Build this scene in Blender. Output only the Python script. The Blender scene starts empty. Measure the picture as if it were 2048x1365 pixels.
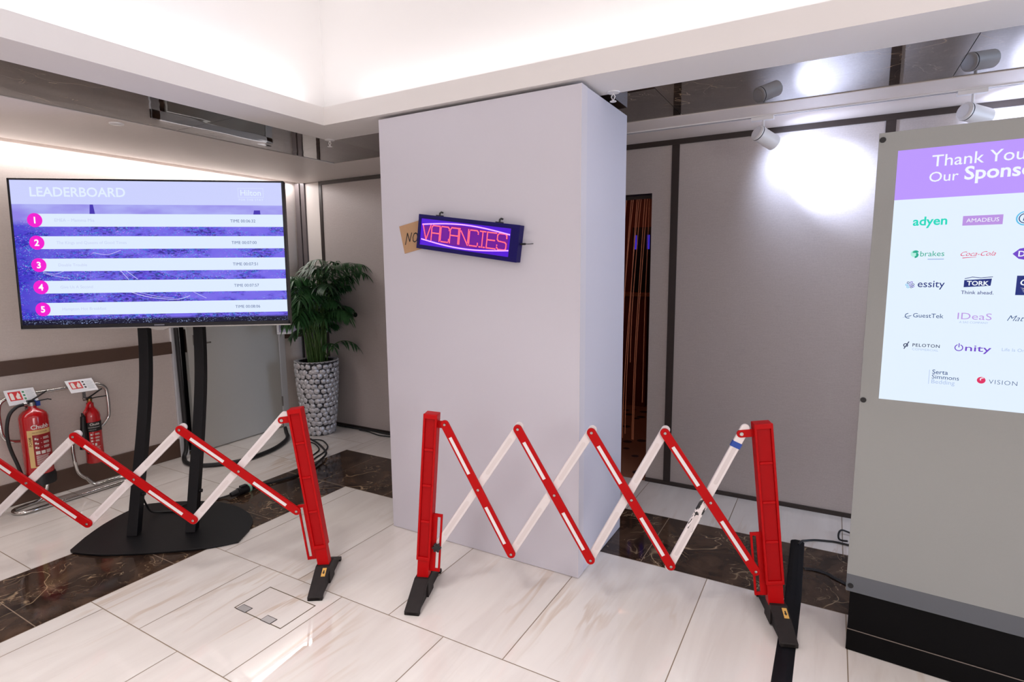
import bpy, bmesh, math, random
from mathutils import Vector, Matrix

PI = math.pi
R = math.radians
scene = bpy.context.scene
COL = scene.collection

# ------------------------------------------------------------------ camera
cam_d = bpy.data.cameras.new('camera')
cam = bpy.data.objects.new('camera', cam_d)
COL.objects.link(cam)
F_PX, PITCH, ROLL, YAW = 1120.02, 0.130256, -0.0082305, -0.518812
fw = Vector((math.sin(YAW) * math.cos(PITCH), math.cos(YAW) * math.cos(PITCH), -math.sin(PITCH)))
rt = Vector((math.cos(YAW), -math.sin(YAW), 0))
up = rt.cross(fw)
r2 = math.cos(ROLL) * rt + math.sin(ROLL) * up
u2 = -math.sin(ROLL) * rt + math.cos(ROLL) * up
M = Matrix.Identity(4)
for i in range(3):
    M[i][0], M[i][1], M[i][2] = r2[i], u2[i], -fw[i]
M[2][3] = 1.6
cam.matrix_world = M
cam_d.sensor_fit = 'HORIZONTAL'
cam_d.sensor_width = 36.0
cam_d.lens = F_PX / 2048 * 36.0
cam_d.clip_start = 0.05
scene.camera = cam

# ------------------------------------------------------------------ world, exposure, room light
scene.view_settings.view_transform = 'Standard'
scene.view_settings.look = 'None'
scene.view_settings.gamma = 1.0
scene.view_settings.exposure = 0.0
scene.view_settings.use_curve_mapping = False
world = bpy.data.worlds.new('world')
scene.world = world
world.use_nodes = True
bg = world.node_tree.nodes['Background']
bg.inputs[0].default_value = (0.9, 0.92, 1.0, 1)
bg.inputs[1].default_value = 0.05
scene.cycles.use_denoising = True
scene.cycles.max_bounces = 8
scene.cycles.diffuse_bounces = 5
scene.cycles.glossy_bounces = 4
scene.cycles.caustics_reflective = False
scene.cycles.sample_clamp_indirect = 30.0


def area_light(name, loc, direction, sx, sy, power, color=(1, 1, 1), spread=180):
    d = bpy.data.lights.new(name, 'AREA')
    d.shape = 'RECTANGLE'
    d.size, d.size_y = sx, sy
    d.energy, d.color = power, color
    d.spread = R(spread)
    o = bpy.data.objects.new(name, d)
    COL.objects.link(o)
    o.location = loc
    o.rotation_euler = Vector(direction).to_track_quat('-Z', 'Y').to_euler()
    return o


WARM = (1.0, 0.966, 0.978)
# LED strips lying in the cove trough round the raised ceiling (left, back, right, front)
COVE = 7.5


def cove_led(loc, rot, long_y, power):
    o = area_light('cove_led', loc, (0, 0, 1), 0.05 if long_y else 5.1, 5.0 if long_y else 0.05, power, WARM)
    o.rotation_euler = rot


cove_led((-2.775, -0.05, 2.575), (0, R(180 - 15), 0), True, COVE)
cove_led((2.66, -0.05, 2.575), (0, R(180 + 15), 0), True, COVE)
cove_led((-0.05, 2.555, 2.575), (R(180 + 15), 0, 0), False, COVE)
cove_led((-0.05, -2.66, 2.575), (R(180 - 15), 0, 0), False, COVE)
# fill lights added out of view under the raised ceiling, no fittings modelled
for px, pw in ((-1.5, 19.0), (0.2, 10.0), (1.9, 3.5)):
    for py in (-1.6, 0.4):
        area_light('ceiling_fill_light', (px, py, 3.27), (0, 0, -1), 0.55, 0.55, pw, WARM, 105)
# cool light of unseen source, added at the far right end of the passage
area_light('added_passage_light', (3.5, 3.42, 1.55), (-1, -0.03, -0.02), 1.0, 1.7, 55.0, (0.52, 0.70, 1.0))
# warm fill added out of view at the right to brighten the left wall
area_light('added_lobby_light', (3.45, -0.9, 1.75), (-1, 0.22, -0.06), 2.6, 1.3, 80.0, WARM)
# LED slot along the top of the left wall
area_light('slot_led', (-4.770, 1.0, 2.472), (0.25, 0, -1), 0.03, 5.90, 32.0, (1.0, 0.955, 0.965)).rotation_euler = (0, R(-14), 0)
# low light of the room behind the back wall opening
area_light('back_room_light', (-1.9, 4.75, 2.35), (0.1, -0.25, -1), 0.5, 0.3, 1.8, (1.0, 0.45, 0.25))
area_light('back_room_light', (-2.0, 5.85, 2.35), (0.1, 0.5, -1), 0.3, 0.3, 0.8, (1.0, 0.35, 0.2))


# ------------------------------------------------------------------ helpers
def lin(r, g, b):
    f = lambda c: (c / 255 / 12.92) if c <= 10 else ((c / 255 + 0.055) / 1.055) ** 2.4
    return (f(r), f(g), f(b), 1.0)


class Nodes:
    def __init__(s, name):
        s.m = bpy.data.materials.new(name)
        s.m.use_nodes = True
        s.t = s.m.node_tree
        s.p = s.t.nodes['Principled BSDF']

    def n(s, kind, **kw):
        nd = s.t.nodes.new(kind)
        for k, v in kw.items():
            if k.startswith('i_'):
                nd.inputs[k[2:].replace('_', ' ')].default_value = v
            else:
                setattr(nd, k, v)
        return nd

    def l(s, a, b):
        s.t.links.new(a, b)

    def math(s, op, a, b=None, c=None):
        nd = s.n('ShaderNodeMath', operation=op)
        for i, x in enumerate((a, b, c)):
            if x is None:
                continue
            if isinstance(x, (int, float)):
                nd.inputs[i].default_value = x
            else:
                s.l(x, nd.inputs[i])
        return nd.outputs[0]

    def mix(s, fac, a, b):
        nd = s.n('ShaderNodeMix', data_type='RGBA')
        for sock, x in ((nd.inputs[0], fac), (nd.inputs[6], a), (nd.inputs[7], b)):
            if isinstance(x, (int, float, tuple)):
                sock.default_value = x
            else:
                s.l(x, sock)
        return nd.outputs[2]

    def ramp(s, fac, stops):
        nd = s.n('ShaderNodeValToRGB')
        e = nd.color_ramp.elements
        while len(e) < len(stops):
            e.new(0.5)
        for el, (p, c) in zip(e, stops):
            el.position = p
            el.color = c if isinstance(c, tuple) else (c, c, c, 1)
        s.l(fac, nd.inputs[0])
        return nd.outputs[0]

    def coords(s, scale=(1, 1, 1), kind='Object', rot=(0, 0, 0), loc=(0, 0, 0)):
        tc = s.n('ShaderNodeTexCoord')
        mp = s.n('ShaderNodeMapping')
        mp.inputs['Scale'].default_value = scale
        mp.inputs['Rotation'].default_value = rot
        mp.inputs['Location'].default_value = loc
        s.l(tc.outputs[kind], mp.inputs[0])
        return mp.outputs[0]

    def noise(s, vec, scale, detail=3, rough=0.5, dist=0.0):
        nd = s.n('ShaderNodeTexNoise')
        nd.inputs['Scale'].default_value = scale
        nd.inputs['Detail'].default_value = detail
        nd.inputs['Roughness'].default_value = rough
        nd.inputs['Distortion'].default_value = dist
        if vec is not None:
            s.l(vec, nd.inputs['Vector'])
        return nd.outputs[0]

    def bump(s, h, strength=0.2, dist=0.01):
        b = s.n('ShaderNodeBump')
        b.inputs['Strength'].default_value = strength
        b.inputs['Distance'].default_value = dist
        s.l(h, b.inputs['Height'])
        s.l(b.outputs[0], s.p.inputs['Normal'])

    def base(s, col):
        if isinstance(col, tuple):
            s.p.inputs['Base Color'].default_value = col
        else:
            s.l(col, s.p.inputs['Base Color'])


def mat(name, color, rough=0.5, metal=0.0, spec=0.5, ior=1.5, var=0.0, vscale=30.0, bump=0.0, coat=0.0, stretch=(1, 1, 1)):
    k = Nodes(name)
    k.p.inputs['Roughness'].default_value = rough
    k.p.inputs['Metallic'].default_value = metal
    k.p.inputs['Specular IOR Level'].default_value = spec
    k.p.inputs['IOR'].default_value = ior
    k.p.inputs['Coat Weight'].default_value = coat
    if var or bump:
        nz = k.noise(k.coords(stretch), vscale, 4)
        if var:
            dark = tuple(c * (1 - var) for c in color[:3]) + (1,)
            k.base(k.mix(nz, dark, tuple(min(1, c * (1 + var)) for c in color[:3]) + (1,)))
        else:
            k.base(color)
        if bump:
            k.bump(nz, bump, 0.004)
    else:
        k.base(color)
    return k.m


def emit(name, color, strength=1.0):
    k = Nodes(name)
    k.base((0.01, 0.01, 0.01, 1))
    k.p.inputs['Roughness'].default_value = 0.35
    k.p.inputs['Specular IOR Level'].default_value = 0.25
    k.p.inputs['Emission Color'].default_value = color
    k.p.inputs['Emission Strength'].default_value = strength
    return k.m


class MB:
    """Collects shapes and links them as ONE mesh object."""

    def __init__(s):
        s.v, s.f, s.m, s.sm = [], [], [], []

    def add(s, vs, fs, mi=0, X=None, smooth=False):
        o = len(s.v)
        for p in vs:
            p = Vector(p)
            s.v.append(X @ p if X else p)
        for f in fs:
            s.f.append([i + o for i in f])
            s.m.append(mi)
            s.sm.append(smooth)
        return s

    def box(s, c, d, X=None, mi=0):
        x, y, z = (k / 2 for k in d)
        vs = [(c[0] + a * x, c[1] + b * y, c[2] + e * z) for e in (-1, 1) for b in (-1, 1) for a in (-1, 1)]
        return s.add(vs, [(0, 2, 3, 1), (4, 5, 7, 6), (0, 1, 5, 4), (2, 6, 7, 3), (0, 4, 6, 2), (1, 3, 7, 5)], mi, X)

    def span(s, a, b, X=None, mi=0):
        return s.box([(p + q) / 2 for p, q in zip(a, b)], [abs(q - p) for p, q in zip(a, b)], X, mi)

    def quad(s, a, b, c, d, mi=0, X=None):
        return s.add([a, b, c, d], [(0, 1, 2, 3)], mi, X)

    def prism(s, poly, z0, z1, X=None, mi=0, smooth=False):
        n = len(poly)
        vs = [(p[0], p[1], z0) for p in poly] + [(p[0], p[1], z1) for p in poly]
        fs = [tuple(range(n - 1, -1, -1)), tuple(range(n, 2 * n))]
        s.add(vs, fs, mi, X)
        o = len(s.v) - 2 * n
        for i in range(n):
            j = (i + 1) % n
            s.f.append([o + i, o + j, o + n + j, o + n + i])
            s.m.append(mi)
            s.sm.append(smooth)
        return s

    def tube(s, path, r, seg=8, X=None, mi=0, closed=False, flat=1.0):
        P = [Vector(p) for p in path]
        n = len(P)
        rr = r if isinstance(r, (list, tuple)) else [r] * n
        vs, fs = [], []
        prev = None
        for i in range(n):
            a = P[(i - 1) % n] if (closed or i > 0) else P[i]
            b = P[(i + 1) % n] if (closed or i < n - 1) else P[i]
            t = (b - a).normalized()
            if prev is None:
                h = Vector((0, 0, 1)) if abs(t.z) < 0.9 else Vector((1, 0, 0))
                u = t.cross(h).normalized()
            else:
                u = (prev - t * prev.dot(t)).normalized()
            prev = u
            w = t.cross(u)
            for k in range(seg):
                an = 2 * PI * k / seg
                vs.append(P[i] + rr[i] * (math.cos(an) * u + flat * math.sin(an) * w))
        m = n if closed else n - 1
        for i in range(m):
            for k in range(seg):
                j = (i + 1) % n
                k2 = (k + 1) % seg
                fs.append((i * seg + k, i * seg + k2, j * seg + k2, j * seg + k))
        s.add(vs, fs, mi, X, True)
        if not closed:
            o = len(s.v) - len(vs)
            s.f.append([o + k for k in range(seg)][::-1]); s.m.append(mi); s.sm.append(False)
            s.f.append([o + (n - 1) * seg + k for k in range(seg)]); s.m.append(mi); s.sm.append(False)
        return s

    def lathe(s, prof, seg=32, X=None, mi=0, smooth=True):
        vs, fs = [], []
        for r, z in prof:
            for k in range(seg):
                a = 2 * PI * k / seg
                vs.append((r * math.cos(a), r * math.sin(a), z))
        n = len(prof)
        for i in range(n - 1):
            for k in range(seg):
                k2 = (k + 1) % seg
                fs.append((i * seg + k, i * seg + k2, (i + 1) * seg + k2, (i + 1) * seg + k))
        s.add(vs, fs, mi, X, smooth)
        o = len(s.v) - len(vs)
        if prof[0][0] > 1e-5:
            s.f.append([o + k for k in range(seg)][::-1]); s.m.append(mi); s.sm.append(False)
        if prof[-1][0] > 1e-5:
            s.f.append([o + (n - 1) * seg + k for k in range(seg)]); s.m.append(mi); s.sm.append(False)
        return s

    def disc(s, c, r, X=None, mi=0, seg=24, ry=None):
        vs = [(c[0] + r * math.cos(2 * PI * k / seg), c[1] + (ry or r) * math.sin(2 * PI * k / seg), c[2]) for k in range(seg)]
        return s.add(vs, [tuple(range(seg))], mi, X)

    def text(s, txt, x, y, X=None, mi=0, height=None, width=None, bold=0.0, shear=0.0, fn=None, align='L', spacing=1.0):
        """Flat lettering in the local xy plane; height = cap height, width = full width."""
        vs, fs = text_shape(txt, bold, shear, spacing)
        if not vs:
            return s
        x0 = min(p[0] for p in vs); x1 = max(p[0] for p in vs)
        sx = sy = 1.0
        if height:
            sx = sy = height / CAP
        if width:
            sx = width / (x1 - x0)
            if not height:
                sy = sx
        ox = {'L': x0, 'C': (x0 + x1) / 2, 'R': x1}[align]
        out = [((p[0] - ox) * sx + x, p[1] * sy + y, 0.0) for p in vs]
        if fn:
            out = [fn(p) for p in out]
        return s.add(out, fs, mi, X)

    def build(s, name, mats, parent=None, bevel=0.0, seg=2, recalc=True, sharp=35):
        me = bpy.data.meshes.new(name)
        me.from_pydata([tuple(v) for v in s.v], [], s.f)
        for m in (mats if isinstance(mats, (list, tuple)) else [mats]):
            me.materials.append(m)
        for p, mi, sm in zip(me.polygons, s.m, s.sm):
            p.material_index = mi
            p.use_smooth = sm
        if recalc:
            b = bmesh.new()
            b.from_mesh(me)
            bmesh.ops.recalc_face_normals(b, faces=b.faces)
            b.to_mesh(me)
            b.free()
        if any(s.sm):
            me.set_sharp_from_angle(angle=R(sharp))
        o = bpy.data.objects.new(name, me)
        COL.objects.link(o)
        if parent:
            o.parent = parent
        if bevel:
            md = o.modifiers.new('edge', 'BEVEL')
            md.width = bevel
            md.segments = seg
            md.limit_method = 'ANGLE'
            md.angle_limit = R(40)
            for p in me.polygons:
                p.use_smooth = True
            me.set_sharp_from_angle(angle=R(50))
            md.harden_normals = True
        return o


_text_cache = {}


def text_shape(txt, bold=0.0, shear=0.0, spacing=1.0):
    key = (txt, bold, shear, spacing)
    if key not in _text_cache:
        cu = bpy.data.curves.new('lettering', 'FONT')
        cu.body = txt
        cu.offset = bold
        cu.shear = shear
        cu.space_character = spacing
        cu.resolution_u = 3
        cu.fill_mode = 'FRONT'
        ob = bpy.data.objects.new('lettering', cu)
        COL.objects.link(ob)
        dg = bpy.context.evaluated_depsgraph_get()
        dg.update()
        me = bpy.data.meshes.new_from_object(ob.evaluated_get(dg))
        _text_cache[key] = ([tuple(v.co) for v in me.vertices], [tuple(p.vertices) for p in me.polygons])
        bpy.data.objects.remove(ob)
        bpy.data.curves.remove(cu)
        bpy.data.meshes.remove(me)
    return _text_cache[key]


CAP = max(p[1] for p in text_shape('H')[0])


def frame_xy(origin, xdir, ydir):
    """Matrix sending local (x, y, z) to origin + x*xdir + y*ydir + z*normal."""
    x = Vector(xdir).normalized(); y = Vector(ydir).normalized(); z = x.cross(y)
    m = Matrix.Identity(4)
    for i in range(3):
        m[i][0], m[i][1], m[i][2], m[i][3] = x[i], y[i], z[i], origin[i]
    return m


def thing(name, label, cat, loc=(0, 0, 0), rotz=0.0, group=None):
    o = bpy.data.objects.new(name, None)
    COL.objects.link(o)
    o.location = loc
    o.rotation_euler = (0, 0, rotz)
    o.empty_display_size = 0.1
    return tag(o, label, cat, group)


def tag(o, label, cat, group=None):
    o['label'] = label
    o['category'] = cat
    o['kind'] = 'thing'
    if group:
        o['group'] = group
    return o


def struct(o, label=None):
    o['kind'] = 'structure'
    if label:
        o['label'] = label
    return o


def smooth_path(pts, n=6):
    P = [Vector(p) for p in pts]
    out = []
    for i in range(len(P) - 1):
        p0 = P[max(i - 1, 0)]; p1 = P[i]; p2 = P[i + 1]; p3 = P[min(i + 2, len(P) - 1)]
        for k in range(n):
            t = k / n
            out.append(0.5 * ((2 * p1) + (p2 - p0) * t + (2 * p0 - 5 * p1 + 4 * p2 - p3) * t * t + (3 * p1 - p0 - 3 * p2 + p3) * t ** 3))
    out.append(P[-1])
    return out


# ------------------------------------------------------------------ materials
def marble_white():
    k = Nodes('white_marble')
    at = k.n('ShaderNodeAttribute', attribute_name='tile')
    tc = k.n('ShaderNodeTexCoord')
    add = k.n('ShaderNodeVectorMath', operation='ADD')
    k.l(tc.outputs['Object'], add.inputs[0])
    k.l(at.outputs['Vector'], add.inputs[1])
    mp = k.n('ShaderNodeMapping')
    mp.inputs['Scale'].default_value = (4.2, 0.55, 1)
    mp.inputs['Rotation'].default_value = (0, 0, R(7))
    k.l(add.outputs[0], mp.inputs[0])
    v = mp.outputs[0]
    broad = k.noise(v, 1.2, 5, 0.6, 0.6)
    fine = k.noise(v, 3.0, 6, 0.65, 1.0)
    ridge = k.math('ABSOLUTE', k.math('SUBTRACT', k.noise(v, 0.9, 4, 0.6, 0.5), 0.5))
    vein = k.ramp(ridge, [(0.0, 1.0), (0.012, 0.75), (0.03, 0.0)])
    patch = k.ramp(k.noise(k.coords((1, 1, 1)), 1.1, 2), [(0.52, 0.0), (0.66, 1.0)])
    base = k.mix(k.ramp(broad, [(0.35, 0.0), (0.65, 1.0)]), lin(221, 213, 206), lin(233, 227, 220))
    base = k.mix(k.math('MULTIPLY', k.ramp(fine, [(0.55, 0.0), (0.75, 1.0)]), 0.25), base, lin(196, 182, 170))
    base = k.mix(k.math('MULTIPLY', k.math('MULTIPLY', vein, patch), 0.45), base, lin(190, 158, 124))
    k.base(base)
    k.p.inputs['Roughness'].default_value = 0.035
    k.p.inputs['IOR'].default_value = 1.58
    return k.m


def marble_brown(name, rough, ior, wave=0.0, light=1.0):
    k = Nodes(name)
    v = k.coords((1, 1, 1))
    blot = k.noise(v, 3.6, 7, 0.66, 1.0)
    sc_ = lambda c: tuple(x * light for x in c[:3]) + (1,)
    base = k.mix(k.ramp(blot, [(0.36, 0.0), (0.66, 1.0)]), sc_(lin(26, 17, 15)), sc_(lin(86, 66, 52)))
    for scale, dist, w0, gs, g0, amt in ((1.7, 1.2, 0.0045, 3.1, 0.47, 0.75), (4.2, 2.2, 0.010, 4.6, 0.53, 0.6), (9.0, 1.0, 0.012, 3.7, 0.56, 0.35)):
        ridge = k.math('ABSOLUTE', k.math('SUBTRACT', k.noise(v, scale, 3, 0.5, dist), 0.5))
        vein = k.ramp(ridge, [(0.0, 1.0), (w0 * 0.5, 0.7), (w0, 0.0)])
        gate = k.ramp(k.noise(v, gs, 2), [(g0, 0.0), (g0 + 0.08, 1.0)])
        base = k.mix(k.math('MULTIPLY', k.math('MULTIPLY', vein, gate), amt), base, sc_(lin(196, 168, 134)))
    k.base(base)
    k.p.inputs['Roughness'].default_value = rough
    k.p.inputs['IOR'].default_value = ior
    if wave:
        k.bump(k.noise(k.coords((1.5, 0.6, 1)), 3.0, 1), wave, 0.02)
    return k.m


def fabric_wall(name, c0, c1, rough=0.6, spec=0.3):
    k = Nodes(name)
    h = k.noise(k.coords((5.0, 5.0, 260.0)), 3.0, 3, 0.6)
    w = k.noise(k.coords((60.0, 60.0, 60.0)), 2.0, 3, 0.6)
    f = k.math('ADD', k.math('MULTIPLY', h, 0.6), k.math('MULTIPLY', w, 0.4))
    k.base(k.mix(k.ramp(f, [(0.3, 0.0), (0.7, 1.0)]), c0, c1))
    k.p.inputs['Roughness'].default_value = rough
    k.p.inputs['Specular IOR Level'].default_value = spec
    k.bump(h, 0.18, 0.002)
    return k.m


M_white = marble_white()
M_brown = marble_brown('dark_marble', 0.07, 1.36)
M_ceilgloss = marble_brown('polished_dark_ceiling', 0.015, 1.85, light=0.6)
M_ceilwave = marble_brown('polished_dark_ceiling_wavy', 0.02, 1.45, wave=0.12, light=0.6)
M_grout = mat('grout', lin(150, 132, 112), 0.8)
M_wall = fabric_wall('beige_wallcovering', lin(212, 201, 194), lin(229, 219, 212))
M_panel = fabric_wall('panel_wallcovering', lin(171, 161, 157), lin(191, 182, 178), 0.42, 0.5)
M_paint = mat('white_paint', lin(232, 228, 226), 0.6, spec=0.25, var=0.015, vscale=4)
M_cove = mat('white_cove_paint', lin(240, 238, 237), 0.7, spec=0.2)
M_satin = mat('satin_paint', lin(226, 216, 209), 0.45, spec=0.35, var=0.03, vscale=8, stretch=(1, 8, 1))
M_darktrim = mat('dark_bronze', lin(50, 40, 36), 0.4, var=0.08)
M_rail = mat('brown_rail', lin(92, 70, 58), 0.5, var=0.06, vscale=20)
M_door = mat('grey_door', lin(194, 194, 189), 0.5, var=0.02)
M_doorframe = mat('door_frame', lin(210, 212, 216), 0.45)
M_steel = mat('steel', lin(180, 178, 175), 0.25, metal=1.0)
M_chrome = mat('chrome', lin(215, 213, 210), 0.08, metal=1.0)
M_red = mat('red_plastic', lin(180, 2, 7), 0.45, spec=0.16, var=0.05, vscale=12)
M_redpanel = mat('red_plastic_panel', lin(166, 1, 7), 0.5, spec=0.16, var=0.05, vscale=12)
M_slatwhite = mat('white_plastic', lin(224, 215, 214), 0.45, var=0.04, vscale=60)
M_reflect = mat('reflective_tape', lin(226, 222, 222), 0.35, var=0.03, vscale=120)
M_recess_shade = mat('recess_shade', lin(216, 205, 203), 0.5)
M_rubber = mat('black_rubber', lin(38, 33, 32), 0.6, spec=0.25, var=0.25, vscale=45, bump=0.15)
M_black = mat('black_plastic', lin(22, 21, 23), 0.4, var=0.1)
M_blackmet = mat('black_metal', lin(16, 15, 18), 0.42, spec=0.25, var=0.1, vscale=15)
M_cable = mat('cable_black', lin(24, 23, 24), 0.5)
M_sticker = mat('yellow_sticker', lin(216, 168, 86), 0.5)
M_extred = mat('extinguisher_red', lin(188, 16, 24), 0.18, spec=0.6, coat=0.4)
M_cream = mat('cream_label', lin(226, 192, 130), 0.4)
M_labelred = mat('label_red', lin(150, 20, 28), 0.35)
M_whiteprint = mat('white_print', lin(232, 226, 220), 0.5)
M_blackprint = mat('black_print', lin(26, 24, 26), 0.5)
M_redprint = mat('red_print', lin(205, 40, 44), 0.5)
M_greenprint = mat('green_print', lin(60, 140, 100), 0.5)
M_card = mat('white_card', lin(228, 228, 232), 0.3)
M_board = mat('white_board', lin(207, 204, 213), 0.55, spec=0.3, var=0.01, vscale=3)
M_bluetag = mat('blue_plastic', lin(30, 70, 160), 0.4)
M_cardboard = mat('cardboard', lin(186, 148, 112), 0.8, var=0.06, vscale=40)
M_whiteplas = mat('lamp_white', lin(226, 224, 224), 0.4)

# ------------------------------------------------------------------ floor
rnd = random.Random(4)
fl = MB()
tile_id = []
G = 0.0022


def tile(x0, x1, y0, y1, mi):
    fl.quad((x0 + G, y0 + G, 0), (x1 - G, y0 + G, 0), (x1 - G, y1 - G, 0), (x0 + G, y1 - G, 0), mi)
    tile_id.append((rnd.uniform(0, 40), rnd.uniform(0, 40), 0))


def cuts(a, b, j, step):
    n0 = math.ceil((a - j) / step - 1e-6)
    c = [a]
    k = n0
    while j + k * step < b - 1e-4:
        if j + k * step > a + 1e-4:
            c.append(j + k * step)
        k += 1
    c.append(b)
    return list(zip(c, c[1:]))


XS0, XS1, YS0, YS1 = -3.684, -3.055, 2.842, 3.460
X_MAX, Y_MIN = 3.6, -3.6
HX0, HX1, HY0, HY1 = -2.395, -2.064, 1.497, 1.697     # floor box opening
rows = [(1.811, YS0, -2.942), (1.187, 1.811, -2.625)]
y = 1.187
ph = True
while y > Y_MIN:
    rows.append((max(y - 0.622, Y_MIN), y, -2.322 if ph else -2.625))
    y -= 0.622
    ph = not ph
for y0, y1, j in rows:
    for a, b in cuts(XS1, X_MAX, j, 0.6165):
        if y0 < HY0 and y1 > HY1 and a < HX0 + 0.01 and b > HX1 - 0.01:
            pass
        tile(a, b, y0, y1, 0)
for a, b in cuts(Y_MIN, YS0, 0.967, 0.622):
    tile(XS0, XS1, a, b, 1)
for a, b in cuts(XS0, X_MAX, -0.825, 0.622):
    tile(a, b, YS0, YS1, 1)
for a, b in cuts(Y_MIN, 4.01, 1.178, 0.622):
    tile(-4.82, -4.30, a, b, 0)
    tile(-4.30, XS0, a, b, 0)
for a, b in cuts(XS0, X_MAX, -0.486, 0.622):
    tile(a, b, YS1, 4.01, 0)
nt = len(tile_id)
fl.quad((-4.9, Y_MIN, -0.0012), (X_MAX, Y_MIN, -0.0012), (X_MAX, 4.06, -0.0012), (-4.9, 4.06, -0.0012), 2)
fo = fl.build('floor', [M_white, M_brown, M_grout], recalc=False)
att = fo.data.attributes.new('tile', 'FLOAT_VECTOR', 'FACE')
for i, t in enumerate(tile_id):
    att.data[i].vector = t
struct(fo)

# ------------------------------------------------------------------ walls, ceiling
XL, YB, ZC = -4.82, 4.01, 2.46


def quad_obj(name, qs, m, **kw):
    b = MB()
    for q in qs:
        b.quad(*q)
    return struct(b.build(name, m, recalc=False, **kw))


def yz(x, y0, y1, z0, z1):
    return ((x, y0, z0), (x, y1, z0), (x, y1, z1), (x, y0, z1))


def xz(y, x0, x1, z0, z1):
    return ((x0, y, z0), (x1, y, z0), (x1, y, z1), (x0, y, z1))


def xy(z, x0, x1, y0, y1):
    return ((x0, y0, z), (x1, y0, z), (x1, y1, z), (x0, y1, z))


D0, D1, DZ = 2.635, 3.755, 2.12           # doorway in the left wall
quad_obj('wall_left', [yz(XL, Y_MIN, D0, 0, 2.58), yz(XL, D1, YB, 0, 2.58), yz(XL, D0, D1, DZ, 2.58)], M_wall)
OX0, OX1, OZ = -2.05, -1.142, 2.113       # opening in the back wall
b = MB()
for q in (xz(YB, XL, OX0, 0, 2.5), xz(YB, OX1, X_MAX, 0, 2.5), xz(YB, OX0, OX1, OZ, 2.5)):
    b.quad(*q)
b.quad((OX1, YB, 0), (OX1, YB + 0.12, 0), (OX1, YB + 0.12, OZ), (OX1, YB, OZ), 1)
b.quad((OX0, YB, 0), (OX0, YB + 0.12, 0), (OX0, YB + 0.12, OZ), (OX0, YB, OZ), 1)
b.quad((OX0, YB, OZ), (OX1, YB, OZ), (OX1, YB + 0.12, OZ), (OX0, YB + 0.12, OZ), 1)
struct(b.build('wall_back', [M_panel, M_darktrim], recalc=False))
quad_obj('wall_right', [yz(X_MAX, Y_MIN, YB, 0, 2.5)], M_paint)
quad_obj('wall_front', [xz(Y_MIN, XL, X_MAX, 0, 2.5)], M_paint)

CX0, CX1, CY0, CY1 = -2.718, 2.60, -2.60, 2.497     # raised part of the ceiling
ZF = 2.564
WX0, WX1, WY0, WY1 = CX0 - 0.16, CX1 + 0.16, CY0 - 0.16, CY1 + 0.16
b = MB()
b.quad(*xy(3.3, WX0, WX1, WY0, WY1))
b.quad(*yz(WX0, WY0, WY1, ZF - 0.01, 3.3)); b.quad(*yz(WX1, WY0, WY1, ZF - 0.01, 3.3))
b.quad(*xz(WY0, WX0, WX1, ZF - 0.01, 3.3)); b.quad(*xz(WY1, WX0, WX1, ZF - 0.01, 3.3))
struct(b.build('ceiling', M_cove, recalc=False))
# white beam round the raised ceiling: fascia, lip, underside
BX0, BY1 = -3.008, 2.808
b = MB()
b.span((BX0, Y_MIN, ZC), (CX0, BY1, ZF))
b.span((CX0, CY1, ZC), (X_MAX, BY1, ZF))
b.span((CX1, Y_MIN, ZC), (X_MAX, CY1, ZF))
b.span((CX0, Y_MIN, ZC), (CX1, CY0, ZF))
struct(b.build('trim_1', M_paint))
# polished dark panels between the beam and the outer ceiling strips
DX0, DY1 = -3.618, 3.412
b = MB()
ys = [Y_MIN, -1.6, -0.36, 0.88, 2.12, DY1]
for a, c in zip(ys, ys[1:]):
    b.quad(*xy(ZC + 0.004, DX0, BX0 + 0.02, a + 0.0015, c - 0.0015))
struct(b.build('trim_2', M_ceilwave, recalc=False))
b = MB()
xs = [BX0 + 0.02, -2.0, -0.81, 0.43, 1.67, X_MAX]
for a, c in zip(xs, xs[1:]):
    b.quad(*xy(ZC + 0.004, a + 0.0015, c - 0.0015, BY1 - 0.02, DY1))
struct(b.build('trim_3', M_ceilgloss, recalc=False))
b = MB()
b.quad(*xy(ZC + 0.012, DX0, BX0 + 0.03, Y_MIN, DY1)); b.quad(*xy(ZC + 0.012, BX0 + 0.03, X_MAX, BY1 - 0.03, DY1))
struct(b.build('trim_4', M_black, recalc=False))
# outer strips: left one stops short of the wall for the light slot
b = MB()
b.span((-4.712, Y_MIN, ZC), (DX0, YB, ZC + 0.03))
b.span((DX0, DY1, ZC), (X_MAX, YB, ZC + 0.03))
struct(b.build('trim_5', M_satin))
b = MB()
b.quad(*xy(2.58, XL, -4.70, Y_MIN, YB))
b.span((-4.72, Y_MIN, ZC + 0.03), (-4.70, YB, 2.58))
struct(b.build('trim_6', M_paint))
# back wall: dark head rail, mullions, skirting, pale end panel
b = MB(); b.span((-4.44, YB - 0.012, 2.425), (X_MAX, YB, ZC)); struct(b.build('trim_7', M_darktrim))
for n, (x0, x1, z1) in zip((8, 9, 10, 11), ((-1.008, -0.958, 2.43), (0.215, 0.265, 2.43), (-4.476, -4.440, ZC), (1.44, 1.49, 2.43))):
    b = MB(); b.span((x0, YB - 0.008, 0.0), (x1, YB, z1)); struct(b.build('trim_%d' % n, M_darktrim))
b = MB(); b.span((-4.80, YB - 0.03, 0.0), (-4.735, YB, ZC)); b.span((-4.725, YB - 0.022, 0.0), (-4.672, YB, ZC))
struct(b.build('trim_12', mat('grey_bronze', lin(104, 96, 96), 0.4)))
b = MB(); b.span((-4.668, YB - 0.006, 0.0), (-4.480, YB, ZC - 0.01)); struct(b.build('trim_13', mat('pale_panel', lin(214, 206, 200), 0.5)))
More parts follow.
